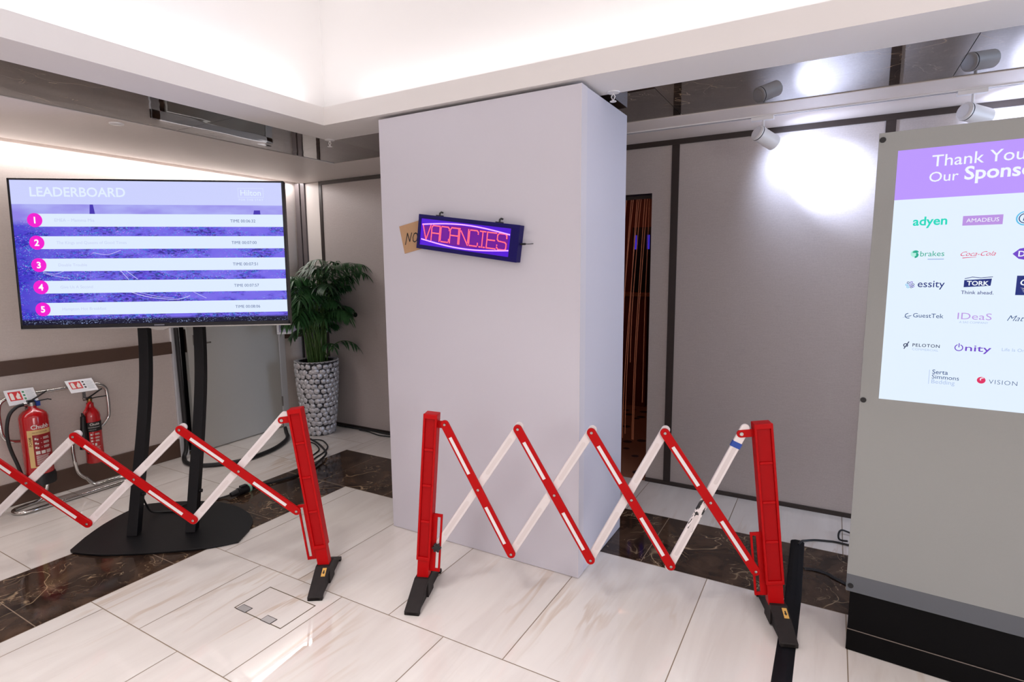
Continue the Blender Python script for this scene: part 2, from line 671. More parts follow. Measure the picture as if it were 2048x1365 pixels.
b = MB(); b.span((OX1, YB - 0.012, 0.0), (X_MAX, YB, 0.028)); b.span((-4.48, YB - 0.012, 0.0), (OX0, YB, 0.028))
struct(b.build('baseboard_back', M_darktrim))
b = MB(); b.span((XL, Y_MIN, 0.0), (XL + 0.014, D0, 0.163)); b.span((XL, D1, 0.0), (XL + 0.014, YB - 0.03, 0.163))
struct(b.build('baseboard_left', M_rail, bevel=0.003))
b = MB(); b.span((XL, Y_MIN, 0.904), (XL + 0.020, D0, 1.006)); b.span((XL, D1, 0.904), (XL + 0.020, YB - 0.03, 1.006))
struct(b.build('trim_14', M_rail, bevel=0.003))

# door in the left wall, pulled a little way open
b = MB()
b.span((XL - 0.10, D0, 0), (XL + 0.022, D0 + 0.070, DZ)); b.span((XL - 0.10, D1 - 0.068, 0), (XL + 0.022, D1, DZ))
b.span((XL - 0.10, D0, DZ - 0.07), (XL + 0.022, D1, DZ))
dfr = struct(b.build('door_1', M_doorframe, bevel=0.003))
b = MB(); b.span((XL - 0.12, D0, 0.0), (XL - 0.10, D1, DZ)); b.build('dark_gap_sheet', M_black, dfr)  # black sheet standing in for the shade behind the door gap
hx, hy = XL + 0.012, D1 - 0.072
LW = 0.93
b = MB(); b.span((-0.044, -LW, 0.006), (0, 0, DZ - 0.075))
lf = b.build('door_leaf', M_door, dfr, bevel=0.002)
lf.location = (hx, hy, 0)
lf.rotation_euler = (0, 0, R(1.9))
b = MB(); b.span((-0.040, -LW - 0.0015, 0.90), (-0.012, -LW, 1.10)); b.build('latch_plate', mat('bronze_latch', lin(70, 58, 50), 0.35, metal=0.6), lf)
b = MB(); b.span((0, -LW + 0.05, 0.955), (0.008, -LW + 0.11, 1.045)); b.tube([(0.008, -LW + 0.08, 0.97), (0.045, -LW + 0.08, 0.97), (0.048, -LW + 0.09, 0.97), (0.048, -LW + 0.18, 0.97)], 0.008)
b.build('handle', M_steel, lf)
for z in (0.27, 1.75):
    b = MB(); b.tube([(hx + 0.004, hy + 0.004, z - 0.05), (hx + 0.004, hy + 0.004, z + 0.05)], 0.008); b.build('hinge', M_steel, dfr)

# ------------------------------------------------------------------ room seen through the opening
M_wood = mat('red_wood', lin(120, 52, 34), 0.45, var=0.3, vscale=9, stretch=(6, 6, 0.5))
k = Nodes('patterned_carpet')
cv = k.n('ShaderNodeTexVoronoi')
cv.inputs['Scale'].default_value = 6.0
k.l(k.coords((1, 1, 1)), cv.inputs['Vector'])
k.base(k.mix(k.ramp(cv.outputs['Distance'], [(0.25, 1.0), (0.3, 0.0)]), lin(150, 104, 84), lin(60, 40, 48)))
k.p.inputs['Roughness'].default_value = 0.9
b = MB()
b.quad(*xz(6.6, -4.0, -0.9, 0, 2.4)); b.quad(*yz(-4.0, YB + 0.12, 6.6, 0, 2.4)); b.quad(*yz(-0.9, YB + 0.12, 6.6, 0, 2.4))
b.quad(*xy(2.4, -4.0, -0.9, YB + 0.06, 6.6))
struct(b.build('wall_beyond', M_wood, recalc=False))
quad_obj('floor_beyond', [xy(-0.0005, -4.0, -0.9, YB + 0.0, 6.6)], k.m)
t = thing('bar_cabinet', 'dark cabinet with two blue lit strips in the dim room beyond the opening', 'cabinet', (-1.955, 6.55, 0))
b = MB(); b.span((-0.20, -0.35, 0), (0.16, 0.04, 1.27)); b.build('base', M_wood, t)
b = MB(); b.span((-0.26, -0.40, 1.27), (0.20, 0.04, 1.30)); b.build('shelf', mat('shelf_wood', lin(150, 92, 60), 0.5), t)
b = MB(); b.span((-0.10, -0.10, 1.30), (0.16, 0.04, 2.05)); b.build('back_panel', M_black, t)
for x in (-0.06, 0.09):
    b = MB(); b.span((x - 0.012, -0.12, 1.80), (x + 0.012, -0.101, 1.96)); b.build('light_strip', emit('blue_strip', lin(62, 50, 220), 0.7), t)

# bead strings hanging in the opening
t = thing('bead_curtain', 'thin tan bead strings hanging in the dark back wall opening', 'curtain', (-1.6, YB + 0.07, OZ))
M_bead = mat('tan_beads', lin(186, 108, 74), 0.5, var=0.2, vscale=80)
b = MB(); b.span((OX0 + 0.46, -0.012, -0.028), (0.44, 0.012, -0.004)); b.build('rail', M_darktrim, t)
strands = [(0.405, 0.335, 0.30), (0.388, 0.325, 0.30), (0.33, 0.27, 0.34), (0.345, 0.25, 0.30), (0.30, 0.205, 0.30), (0.285, 0.22, 0.33), (0.25, 0.15, 0.35), (0.23, 0.12, 0.32), (0.21, 0.10, 0.3), (0.36, 0.30, 0.9),
           (0.18, 0.08, 0.3), (0.14, 0.05, 0.32), (0.42, 0.40, 0.6)]
for x0, x1, zb in strands:
    pts = [(x0 + (x1 - x0) * (1 - (1 - u) ** 1.7), 0.004 * math.sin(9 * u + x0 * 30), -0.02 - u * (OZ - zb)) for u in [i / 14 for i in range(15)]]
    b = MB(); b.tube(pts, 0.0032, 5); b.build('strand', M_bead, t)

# ------------------------------------------------------------------ white boxed column
t = thing('boxed_column', 'tall white boxed column with the lit sign hung on its front', 'column', (-1.68, 2.85, 0))
b = MB(); b.span((-0.625, -0.330, 0.002), (0.622, 0.330, 2.443))
b.build('casing', M_board, t, bevel=0.002)
b = MB()
b.span((0.620, -0.3315, 0.002), (0.6232, -0.262, 2.443))
b.build('corner_strip', mat('white_strip', lin(212, 207, 212), 0.5), t)

# lit VACANCIES sign, hung crooked on the column
sg = thing('led_sign', 'crooked lit purple and red sign on the white column', 'sign', (-1.690, 2.5195, 1.761))
sg.rotation_euler = (0, R(7.95), 0)
SW, SH, SD = 0.640, 0.186, 0.046
M_sign = mat('sign_housing', lin(15, 6, 88), 0.4, spec=0.25)  # blue tint of the sign's light is put into the housing colour
b = MB()
b.span((-SW / 2 + 0.0006, -SD + 0.006, -SH / 2 + 0.0006), (SW / 2 - 0.0006, 0, SH / 2 - 0.0006))
fr_ = 0.022
for a, c in (((-SW / 2, -SD, SH / 2 - fr_), (SW / 2, -SD + 0.008, SH / 2)), ((-SW / 2, -SD, -SH / 2), (SW / 2, -SD + 0.008, -SH / 2 + fr_)),
             ((-SW / 2 + 0.0003, -SD + 0.0004, -SH / 2 + 0.0003), (-SW / 2 + 0.018, -SD + 0.008, SH / 2 - 0.0003)), ((SW / 2 - 0.050, -SD + 0.0004, -SH / 2 + 0.0003), (SW / 2 - 0.0003, -SD + 0.008, SH / 2 - 0.0003))):
    b.span(a, c)
b.build('housing', M_sign, sg, bevel=0.0015)
fy = -SD + 0.0055
fx0, fx1, fz = -SW / 2 + 0.018, SW / 2 - 0.050, SH / 2 - fr_
b = MB(); b.quad((fx0, fy, -fz), (fx1, fy, -fz), (fx1, fy, fz), (fx0, fy, fz))
b.build('display_face', emit('violet_glow', lin(84, 8, 222), 0.9), sg)  # violet glow of the LEDs on the backing, painted as emission
arc = lambda u: 0.040 + 0.022 * math.sin(PI * u)
b = MB(); n = 24
pt = [(fx0 + 0.02 + (fx1 - fx0 - 0.03) * i / n, fy - 0.0008, arc(i / n) - 0.008) for i in range(n + 1)]
pb = [(p[0], p[1], -p[2]) for p in pt]
b.add(pt + pb, [(i, i + 1, n + 2 + i, n + 1 + i) for i in range(n)])
b.build('letter_glow', emit('magenta_glow', lin(122, 4, 166), 0.8), sg)  # spill of the red letters on the backing, painted as an emissive zone
M_dotw = emit('violet_led', lin(228, 160, 255), 1.8)
M_dotr = emit('red_led', lin(255, 84, 80), 2.5)


def dots(bm_, pts, r):
    for x, z in pts:
        vs = [(x + r * math.cos(a), fy - 0.001, z + r * math.sin(a)) for a in [PI / 3 * i for i in range(6)]] + [(x, fy - 0.0035, z)]
        bm_.add(vs, [(i, (i + 1) % 6, 6) for i in range(6)], 0, None, True)


for sgn in (1, -1):
    b = MB()
    dots(b, [(fx0 + 0.012 + (fx1 - fx0 - 0.02) * i / 62, sgn * arc(i / 62)) for i in range(63)], 0.0043)
    b.build('border_led_row', M_dotw, sg)
GL = {'V': [[(0, 1), (.5, 0), (1, 1)]],
      'A': [[(0, 0), (0, .85), (.15, 1), (1, 1), (1, 0)], [(0, .5), (1, .5)]],
      'C': [[(1, .8), (1, .9), (.85, 1), (.1, 1), (0, .9), (0, .1), (.1, 0), (.9, 0), (1, .1), (1, .2)]],
      'N': [[(0, 0), (0, 1), (1, 0), (1, 1)]],
      'I': [[(.1, 1), (.9, 1)], [(.5, 1), (.5, 0)], [(.1, 0), (.9, 0)]],
      'E': [[(1, 1), (0, 1), (0, 0), (1, 0)], [(0, .52), (.85, .52)]],
      'S': [[(1, .75), (1, .9), (.85, 1), (.15, 1), (0, .88), (0, .62), (.15, .52), (.85, .48), (1, .38), (1, .1), (.85, 0), (.15, 0), (0, .12), (0, .25)]]}
word = 'VACANCIES'
lw, gap = 0.0545, 0.0075
x = fx0 + 0.014
for ch in word:
    w = lw * (0.75 if ch == 'I' else 1.0)
    H = 0.080
    pts = []
    for st in GL[ch]:
        for (ax, az), (cx, cz) in zip(st, st[1:]):
            ax, cx = ax * w, cx * w
            L_ = math.hypot(cx - ax, (cz - az) * H)
            m_ = max(1, round(L_ / 0.0070))
            for i in range(m_ + 1):
                q = (x + ax + (cx - ax) * i / m_, -H / 2 + (az + (cz - az) * i / m_) * H)
                if all(math.hypot(q[0] - p[0], q[1] - p[1]) > 0.0042 for p in pts):
                    pts.append(q)
    b = MB(); dots(b, pts, 0.0036); b.build('led_letter', M_dotr, sg)
    x += w + gap
for hxx in (-0.195, 0.185):
    b = MB()
    b.span((hxx - 0.02, -0.030, SH / 2), (hxx + 0.02, -0.014, SH / 2 + 0.005))
    b.tube([(hxx, -0.022, SH / 2), (hxx, -0.022, SH / 2 + 0.016), (hxx + 0.004, -0.016, SH / 2 + 0.022), (hxx + 0.008, -0.006, SH / 2 + 0.02)], 0.005, 6)
    b.build('hanging_hook', M_black, sg)
b = MB()
b.tube([(SW / 2, -0.02, 0.0), (SW / 2 + 0.028, -0.02, 0.004)], 0.005, 8)
b.tube([(SW / 2 + 0.028, -0.02, 0.004), (SW / 2 + 0.045, -0.014, 0.006), (SW / 2 + 0.062, -0.002, 0.010)], 0.002, 6)
b.build('power_plug', M_black, sg)

# cardboard piece with NO written on it
cb = thing('cardboard_sign', 'brown cardboard scrap lettered NO, tucked behind the lit sign', 'sign', (-2.08, 2.5195, 1.77))
cc = [(-2.173, 1.839), (-2.03, 1.866), (-1.996, 1.714), (-2.139, 1.685)]
loc = [(p[0] + 2.08, p[1] - 1.77) for p in cc]
b = MB()
X = frame_xy((0, 0, 0), (1, 0, 0), (0, 0, 1))
b.prism(loc, 0.0, 0.004, X)
b.build('card', M_cardboard, cb)
b = MB()
XN = frame_xy((-0.049, -0.0045, -0.026), (math.cos(R(-2)), 0, math.sin(R(-2))), (0.16, 0, 1))
for st in ([(0.0, -.008), (.006, .05), (.026, .008), (.033, .052)], [(.062, .05), (.05, .048), (.044, .03), (.047, .012), (.058, .006), (.070, .014), (.073, .032), (.068, .047), (.058, .052)]):
    for p, q in zip(st, st[1:]):
        p, q = (p[0] * 1.12, p[1] * 1.12), (q[0] * 1.12, q[1] * 1.12); d = Vector((q[0] - p[0], q[1] - p[1], 0)); nn_ = Vector((-d.y, d.x, 0)).normalized() * 0.0029
        p3, q3 = Vector((p[0], p[1], 0)) - d.normalized() * .0015, Vector((q[0], q[1], 0)) + d.normalized() * .0015
        b.quad(p3 - nn_, q3 - nn_, q3 + nn_, p3 + nn_, 0, XN)
b.build('lettering', M_blackprint, cb, recalc=False)

# ------------------------------------------------------------------ television on its stand
TVC, TVY, TVT = Vector((-3.449, 1.841, 0)), 0.651, 0.033
tv = thing('television', 'large flat television showing a purple leaderboard, on the black stand', 'television', (TVC.x, TVC.y, 1.697))
tv.rotation_euler = (PI / 2 - TVT, 0, TVY)
# local frame: x right, y up, z out of the screen
b = MB(); b.span((-0.740, -0.424, -0.045), (0.740, 0.424, -0.004))
for a, c in (((-0.740, 0.414, -0.006), (0.740, 0.424, 0.004)), ((-0.740, -0.424, -0.006), (0.740, -0.402, 0.004)), ((-0.740, -0.424, -0.006), (-0.729, 0.424, 0.004)), ((0.728, -0.424, -0.006), (0.740, 0.424, 0.004))):
    b.span(a, c)
b.build('housing', mat('tv_bezel', lin(16, 16, 26), 0.2), tv, bevel=0.0015)
b = MB(); b.span((-0.741, -0.431, -0.03), (0.741, -0.424, 0.004)); b.prism([(-0.06, -0.431), (0.06, -0.431), (0.02, -0.445), (-0.02, -0.445)], -0.02, 0.002)
b.build('silver_edge', M_steel, tv)
b = MB(); b.span((-0.028, -0.418, 0.004), (0.028, -0.411, 0.0046)); b.build('brand_mark', mat('grey_print', lin(120, 120, 130), 0.4), tv)

k = Nodes('city_screen')
tc = k.n('ShaderNodeTexCoord')
sp = k.n('ShaderNodeSeparateXYZ')
k.l(tc.outputs['Object'], sp.inputs[0])
v_ = sp.outputs[1]
u_ = sp.outputs[0]
mp = k.n('ShaderNodeMapping'); mp.inputs['Scale'].default_value = (1, 2.6, 1)
k.l(tc.outputs['Object'], mp.inputs[0])
n1 = k.noise(mp.outputs[0], 4.0, 4, 0.6)
n2 = k.noise(mp.outputs[0], 42.0, 3, 0.7)
town = k.mix(k.ramp(n2, [(0.36, 0.0), (0.66, 1.0)]), lin(44, 26, 168), lin(108, 88, 232))
water = k.mix(n1, lin(92, 78, 224), lin(132, 118, 236))
blk = k.n('ShaderNodeTexVoronoi', distance='CHEBYCHEV'); blk.inputs['Scale'].default_value = 58.0
k.l(mp.outputs[0], blk.inputs['Vector'])
bs = k.n('ShaderNodeSeparateColor'); k.l(blk.outputs['Color'], bs.inputs[0])
town = k.mix(k.math('MULTIPLY', k.ramp(bs.outputs[0], [(0.0, 0.0), (1.0, 1.0)]), 0.5), town, lin(128, 108, 242))
town = k.mix(k.math('MULTIPLY', k.ramp(bs.outputs[1], [(0.80, 0.0), (0.86, 1.0)]), 0.6), town, lin(44, 120, 214))
town = k.mix(k.math('MULTIPLY', k.ramp(bs.outputs[2], [(0.74, 0.0), (0.80, 1.0)]), 0.7), town, lin(30, 16, 108))
low = k.mix(k.ramp(k.math('ADD', n1, k.math('MULTIPLY', v_, 0.15)), [(0.45, 0.0), (0.53, 1.0)]), town, water)
low = k.mix(k.math('MULTIPLY', k.ramp(k.math('ADD', u_, k.math('MULTIPLY', v_, 0.4)), [(0.0, 1.0), (0.42, 0.0)]), 0.0), low, low)
dark = k.ramp(k.math('ADD', u_, 1.0), [(0.30, 1.0), (0.62, 0.0)])
low = k.mix(k.math('MULTIPLY', dark, 0.65), low, lin(38, 26, 190))
vor = k.n('ShaderNodeTexVoronoi'); vor.inputs['Scale'].default_value = 84.0
k.l(mp.outputs[0], vor.inputs['Vector'])
spots = k.math('MULTIPLY', k.ramp(vor.outputs['Distance'], [(0.20, 1.0), (0.36, 0.0)]), k.ramp(k.noise(mp.outputs[0], 7.0, 2), [(0.40, 0.0), (0.58, 1.0)]))
low = k.mix(k.math('MULTIPLY', spots, 0.9), low, k.mix(k.ramp(vor.outputs['Color'], [(0.55, 0.0), (0.7, 1.0)]), lin(60, 186, 232), lin(206, 160, 244)))
skyc = k.mix(k.ramp(k.noise(mp.outputs[0], 3.0, 3), [(0.4, 0.0), (0.65, 1.0)]), lin(172, 174, 244), lin(144, 130, 230))
img = k.mix(k.ramp(k.math('ADD', v_, 0.5), [(0.66, 0.0), (0.70, 1.0)]), low, skyc)
bot = k.ramp(k.math('ADD', v_, 0.5), [(0.122, 0.0), (0.135, 1.0)])
img = k.mix(bot, k.mix(spots, lin(8, 8, 40), lin(150, 170, 220)), img)
k.base((0.01, 0.01, 0.012, 1))
k.p.inputs['Roughness'].default_value = 0.25
k.p.inputs['Specular IOR Level'].default_value = 0.2
k.l(img, k.p.inputs['Emission Color'])
k.p.inputs['Emission Strength'].default_value = 1.0
b = MB(); b.quad((-0.729, -0.402, 0), (0.728, -0.402, 0), (0.728, 0.414, 0), (-0.729, 0.414, 0))
b.build('screen', k.m, tv, recalc=False)
E_row = emit('screen_row', lin(221, 235, 254))
E_hdr = emit('screen_header', lin(203, 209, 253))
E_pale = emit('screen_pale_text', lin(226, 238, 255))
E_name = emit('screen_name_text', lin(198, 208, 240))
E_time = emit('screen_time_text', lin(78, 98, 150))
E_pink = emit('screen_pink', lin(243, 14, 208))
E_white = emit('screen_white', lin(252, 250, 255))
E_line = emit('screen_bridge_line', lin(200, 196, 250))
E_tower = emit('screen_tower', lin(66, 48, 176))
lay = lambda z: (lambda p: (p[0], p[1], z))
b = MB(); b.quad((-0.729, 0.281, 0.0004), (0.728, 0.281, 0.0004), (0.728, 0.414, 0.0004), (-0.729, 0.414, 0.0004)); b.build('header_band', E_hdr, tv, recalc=False)
b = MB(); b.text('LEADERBOARD', -0.630, 0.325, None, 0, width=0.498, bold=0.018, fn=lay(0.0010)); b.build('header_lettering', E_pale, tv, recalc=False)
b = MB()
for a, c in (((0.482, 0.327), (0.624, 0.3285)), ((0.482, 0.379), (0.624, 0.3805)), ((0.482, 0.327), (0.4835, 0.3805)), ((0.6225, 0.327), (0.624, 0.3805))):
    b.quad((a[0], a[1], 0.001), (c[0], a[1], 0.001), (c[0], c[1], 0.001), (a[0], c[1], 0.001))
b.text('Hilton', 0.553, 0.338, None, 0, width=0.115, bold=0.012, align='C', fn=lay(0.0010))
b.text('FOR THE STAY', 0.553, 0.308, None, 0, width=0.136, align='C', fn=lay(0.0010), spacing=1.3)
b.build('hotel_logo', E_pale, tv, recalc=False)
b = MB(); b.quad((-0.330, 0.222, 0.0004), (-0.300, 0.222, 0.0004), (-0.308, 0.281, 0.0004), (-0.325, 0.281, 0.0004)); b.build('skyline_tower', E_tower, tv, recalc=False)
b = MB(); b.quad((0.560, 0.222, 0.0004), (0.602, 0.222, 0.0004), (0.600, 0.252, 0.0004), (0.566, 0.252, 0.0004))
b.build('skyline_tower', E_tower, tv, recalc=False)
names = ['EMEA – Mamma Mia', 'The Kings and Queens of Good Times', 'Double Trouble', 'Give Us A Second', 'Hampton Hot Breakfast']
widths = [0.208, 0.370, 0.150, 0.171, 0.233]
times = ['TIME 00:06:32', 'TIME 00:07:00', 'TIME 00:07:51', 'TIME 00:07:57', 'TIME 00:08:06']
for i in range(5):
    yc = 0.192 - 0.1262 * i
    b = MB(); b.quad((-0.617, yc - 0.036, 0.0006), (0.728, yc - 0.036, 0.0006), (0.728, yc + 0.036, 0.0006), (-0.617, yc + 0.036, 0.0006))
    row = b.build('leaderboard_row', E_row, tv, recalc=False)
    b = MB(); b.text(names[i], -0.515, yc - 0.008, None, 0, width=widths[i], fn=lay(0.0012)); b.build('team_name', E_name, row, recalc=False)
    b = MB(); b.text(times[i], 0.430, yc - 0.010, None, 0, width=0.141, fn=lay(0.0012)); b.build('finish_time', E_time, row, recalc=False)
    b = MB(); b.disc((-0.617, yc, 0.0010), 0.0395, seg=40); bd = b.build('number_badge', E_pink, tv, recalc=False)
    b = MB(); b.text(str(i + 1), -0.617, yc - 0.017, None, 0, height=0.034, bold=0.03, align='C', fn=lay(0.0016)); b.build('number', E_white, bd, recalc=False)


def screen_line(pts, w):
    b = MB()
    P = smooth_path([(p[0], p[1], 0.0005) for p in pts], 5)
    for p, q in zip(P, P[1:]):
        d = (q - p).normalized(); n_ = Vector((-d.y, d.x, 0)) * w
        b.quad(p - n_, q - n_, q + n_, p + n_)
    b.build('bridge_line', E_line, tv, recalc=False)


for w_l, pts_l in ((0.0012, [(-0.60, -0.106), (-0.53, -0.125), (-0.46, -0.138)]), (0.0012, [(-0.60, -0.100), (-0.54, -0.112), (-0.49, -0.096)]),
                   (0.0016, [(-0.16, -0.096), (-0.10, -0.146)]), (0.0016, [(-0.19, -0.096), (-0.15, -0.146)]),
                   (0.0018, [(-0.14, -0.222), (-0.04, -0.252), (0.10, -0.266), (0.18, -0.246)]), (0.0012, [(-0.10, -0.222), (0.0, -0.248), (0.09, -0.258)]),
                   (0.0014, [(0.20, -0.224), (0.27, -0.262)]), (0.0014, [(-0.33, 0.008), (-0.25, -0.002), (-0.18, 0.022)])):
    screen_line(pts_l, w_l)

st = thing('television_stand', 'black floor stand with two curved legs under the television', 'stand', (TVC.x, TVC.y, 0), TVY)
# local: x along the screen, -y towards the viewer
left = [(-0.500, -0.205), (-0.46, -0.240), (-0.30, -0.290), (-0.10, -0.310), (0.10, -0.310), (0.28, -0.295), (0.43, -0.245)]
right = [(0.445, -0.10), (0.43, 0.02), (0.375, 0.14), (0.27, 0.26), (0.13, 0.36), (0.0, 0.405), (-0.14, 0.425), (-0.30, 0.425), (-0.40, 0.40), (-0.46, 0.29), (-0.50, 0.12), (-0.51, -0.05)]
ring = [(p.x, p.y) for p in smooth_path([(p[0], p[1], 0) for p in left], 4)] + [(p.x, p.y) for p in smooth_path([(p[0], p[1], 0) for p in right], 4)]
b = MB(); b.prism(ring, 0.001, 0.012); b.build('base_plate', mat('black_plate', lin(18, 17, 19), 0.42, spec=0.25, var=0.15, vscale=25), st, bevel=0.002)
prof = smooth_path([(0, 0.275, 1.62), (0, 0.285, 1.25), (0, 0.25, 0.93), (0, 0.155, 0.60), (0, 0.035, 0.28), (0, -0.060, 0.013)], 8)
for xl in (-0.230, 0.100):
    b = MB()
    vs, fs = [], []
    for i, p in enumerate(prof):
        a = prof[max(i - 1, 0)]; c = prof[min(i + 1, len(prof) - 1)]
        d = (c - a).normalized(); nrm = Vector((0, -d.z, d.y))
        if i == len(prof) - 1: nrm = Vector((0, 1, 0))
        for sx, sn in ((-1, -1), (1, -1), (1, 1), (-1, 1)):
            vs.append(p + Vector((sx * 0.029, 0, 0)) + nrm * (sn * 0.029))
    for i in range(len(prof) - 1):
        for q in range(4):
            fs.append((4 * i + q, 4 * i + (q + 1) % 4, 4 * i + 4 + (q + 1) % 4, 4 * i + 4 + q))
    fs += [(3, 2, 1, 0), tuple(len(vs) - 4 + q for q in range(4))]
    b.add(vs, fs, 0, Matrix.Translation((xl, 0, 0)))
    lg = b.build('leg', M_blackmet, st, bevel=0.003)
    b = MB(); b.tube([(xl + 0.028, 0.02, 0.236), (xl + 0.044, 0.02, 0.236)], 0.012, 8); b.build('cable_clip', M_black, lg)
b = MB(); b.box((-0.065, 0.245, 1.62), (0.42, 0.03, 0.12)); b.span((-0.30, 0.055, 1.45), (0.20, 0.085, 1.95)); b.span((-0.18, 0.07, 1.56), (0.05, 0.25, 1.68))
b.build('screen_mount', M_blackmet, st)

# ------------------------------------------------------------------ expanding barriers


def stadium(p, q, w, n=8):
    d = Vector((q[0] - p[0], q[1] - p[1])); a0 = math.atan2(d.y, d.x)
    out = []
    for c, base in ((q, a0 - PI / 2), (p, a0 + PI / 2)):
        for i in range(n + 1):
            a = base + PI * i / n
            out.append((c[0] + w * math.cos(a), c[1] + w * math.sin(a)))
    return out


XZ = Matrix(((1, 0, 0, 0), (0, 0, -1, 0), (0, 1, 0, 0), (0, 0, 0, 1)))   # (x, y, z) -> (x, -z, y)

k = Nodes('scuffed_white_plastic')
kv = k.coords((1.0, 1.0, 3.2))
kn = k.noise(kv, 16.0, 5, 0.7, 0.6)
ks = k.n('ShaderNodeSeparateXYZ'); k.l(k.coords(), ks.inputs[0])
band = k.math('MULTIPLY', k.ramp(ks.outputs[0], [(0.27, 0.0), (0.33, 1.0)]), k.ramp(ks.outputs[0], [(0.50, 1.0), (0.62, 0.0)]))
k.base(k.mix(k.ramp(k.math('MULTIPLY', kn, band), [(0.50, 0.0), (0.53, 1.0)]), lin(233, 224, 222), lin(30, 27, 28)))
k.p.inputs['Roughness'].default_value = 0.45
M_scuffed = k.m


def slat(parent, p, q, front, red, special=False):
    """A slat from pivot p to pivot q (x, z); its own frame runs along the slat."""
    L_ = math.hypot(q[0] - p[0], q[1] - p[1])
    ang = math.atan2(q[1] - p[1], q[0] - p[0])
    w = 0.0205 if red else 0.0195
    b = MB()
    ext = 0.0 if red else 0.011
    b.prism(stadium((-ext, 0), (L_ + ext, 0), w), -0.007, 0.007, XZ)
    o = b.build('slat', M_red if red else (M_scuffed if special else M_slatwhite), parent, bevel=0.003)
    o.location = (p[0], front, p[1])
    o.rotation_euler = (0, -ang, 0)
    o['label'] = 'red slat with two white reflective strips' if red else ('white slat with black scuffs and blue tape' if special else 'white slat behind the red ones')
    for f0, f1 in ((0.095, 0.375), (0.63, 0.915)):
        b = MB()
        if red:
            b.prism([(f0 * L_, -0.0115), (f1 * L_, -0.0115), (f1 * L_, 0.0035), (f0 * L_, 0.0035)], 0.0068, 0.0076, XZ)
        else:
            b.prism(stadium((f0 * L_, 0), (f1 * L_, 0), 0.009, 5), 0.0068, 0.0074, XZ)
        b.build('strip_or_recess_shade', M_reflect if red else M_recess_shade, o)  # on white slats a greyer strip paints the shade of the recess
    if red:
        for f in (0.0, 0.5, 1.0):
            b = MB(); b.lathe([(0.0066, 0.0), (0.0060, 0.0025), (0.003, 0.003), (0.0028, 0.0015), (0.0, 0.0015)], 14, Matrix.Translation((f * L_, -0.007, 0)) @ Matrix.Rotation(PI / 2, 4, 'X'))
            b.build('rivet', M_steel, o)
    if special:
        b = MB(); b.box((0.072, 0, 0), (0.026, 0.0165, 0.043), Matrix.Rotation(R(0), 4, 'Y')); b.build('blue_tape', M_bluetag, o)
    return o


def post(parent, s0, lean, side, depth=0.064, width=0.068, z_top=0.922, zb=0.083, knob=None, tab_z=0.87, tab_len=0.06, twist=0.0):
    """Upright red post; side = +1 when the slats leave to the right."""
    H = z_top - zb
    w, d = width / 2, depth / 2
    b = MB()
    b.span((-w + 0.0008, -d + 0.010, 0.1008), (w - 0.0008, d, H - 0.0008))
    fwid = 0.011
    for a, c in (((-w, -d, 0.100), (-w + fwid, -d + 0.012, H)), ((w - fwid, -d, 0.100), (w, -d + 0.012, H)), ((-w + 0.0004, -d + 0.0004, H - 0.024), (w - 0.0004, -d + 0.012, H - 0.0004)), ((-w + 0.0004, -d + 0.0004, 0.1004), (w - 0.0004, -d + 0.012, 0.118))):
        b.span(a, c)
    for z in (0.30, 0.483, 0.663):
        b.span((-w + fwid, -d + 0.003, z - 0.006), (w - fwid, -d + 0.012, z + 0.006))
    b.span((-w * 0.86, -d + 0.008, 0.0), (w * 0.86, d - 0.008, 0.104))
    o = b.build('post', M_red, parent, bevel=0.0035)
    o.location = (s0, 0, zb)
    o.rotation_euler = (0, lean, twist)
    b = MB(); b.quad((-w + fwid, -d + 0.0095, 0.118), (w - fwid, -d + 0.0095, 0.118), (w - fwid, -d + 0.0095, H - 0.024), (-w + fwid, -d + 0.0095, H - 0.024))
    b.build('recessed_face', M_redpanel, o, recalc=False)
    # slotted guide for the lower slat end
    e = side
    b = MB()
    z0, z1 = 0.038, 0.338
    xa, xb_, xc, xd = w - 0.012, w + 0.021, w + 0.036, w + 0.046
    for a, c in (((xa, z0), (xb_, z1)), ((xc, z0), (xd, z1)), ((xb_ - 0.002, z0), (xc + 0.002, z0 + 0.016)), ((xb_ - 0.002, z1 - 0.016), (xc + 0.002, z1))):
        kk = 0.0003 * (a[1] == c[1] or c[1] - a[1] < 0.02)
        b.span((e * a[0], -0.006 + kk, a[1] + kk), (e * c[0], 0.006 - kk, c[1] - kk))
    b.build('slot_guide', M_red, o, bevel=0.003)
    b = MB()
    zt = tab_z - zb
    b.prism(stadium((e * (w - 0.01), zt), (e * (w + tab_len - 0.034), zt), 0.017), -0.006, 0.006, XZ)
    b.build('pivot_tab', M_red, o, bevel=0.002)
    b = MB(); b.lathe([(0.009, 0.0), (0.008, 0.003), (0.004, 0.0035), (0.0, 0.002)], 16, Matrix.Translation((e * (w + tab_len - 0.036), -0.006, zt)) @ Matrix.Rotation(PI / 2, 4, 'X')); b.build('rivet', M_steel, o)
    if knob is not None:
        b = MB()
        star = [((0.019 + 0.004 * math.cos(6 * a)) * math.cos(a), (0.019 + 0.004 * math.cos(6 * a)) * math.sin(a)) for a in [2 * PI * i / 48 for i in range(48)]]
        b.prism(star, 0.012, 0.030, Matrix.Translation((e * (w + 0.029), 0, knob - zb)) @ XZ)
        b.tube([(e * (w + 0.029), -0.014, knob - zb), (e * (w + 0.029), 0.012, knob - zb)], 0.004, 8)
        kb = b.build('clamp_knob', M_black, o, bevel=0.002)
    return o


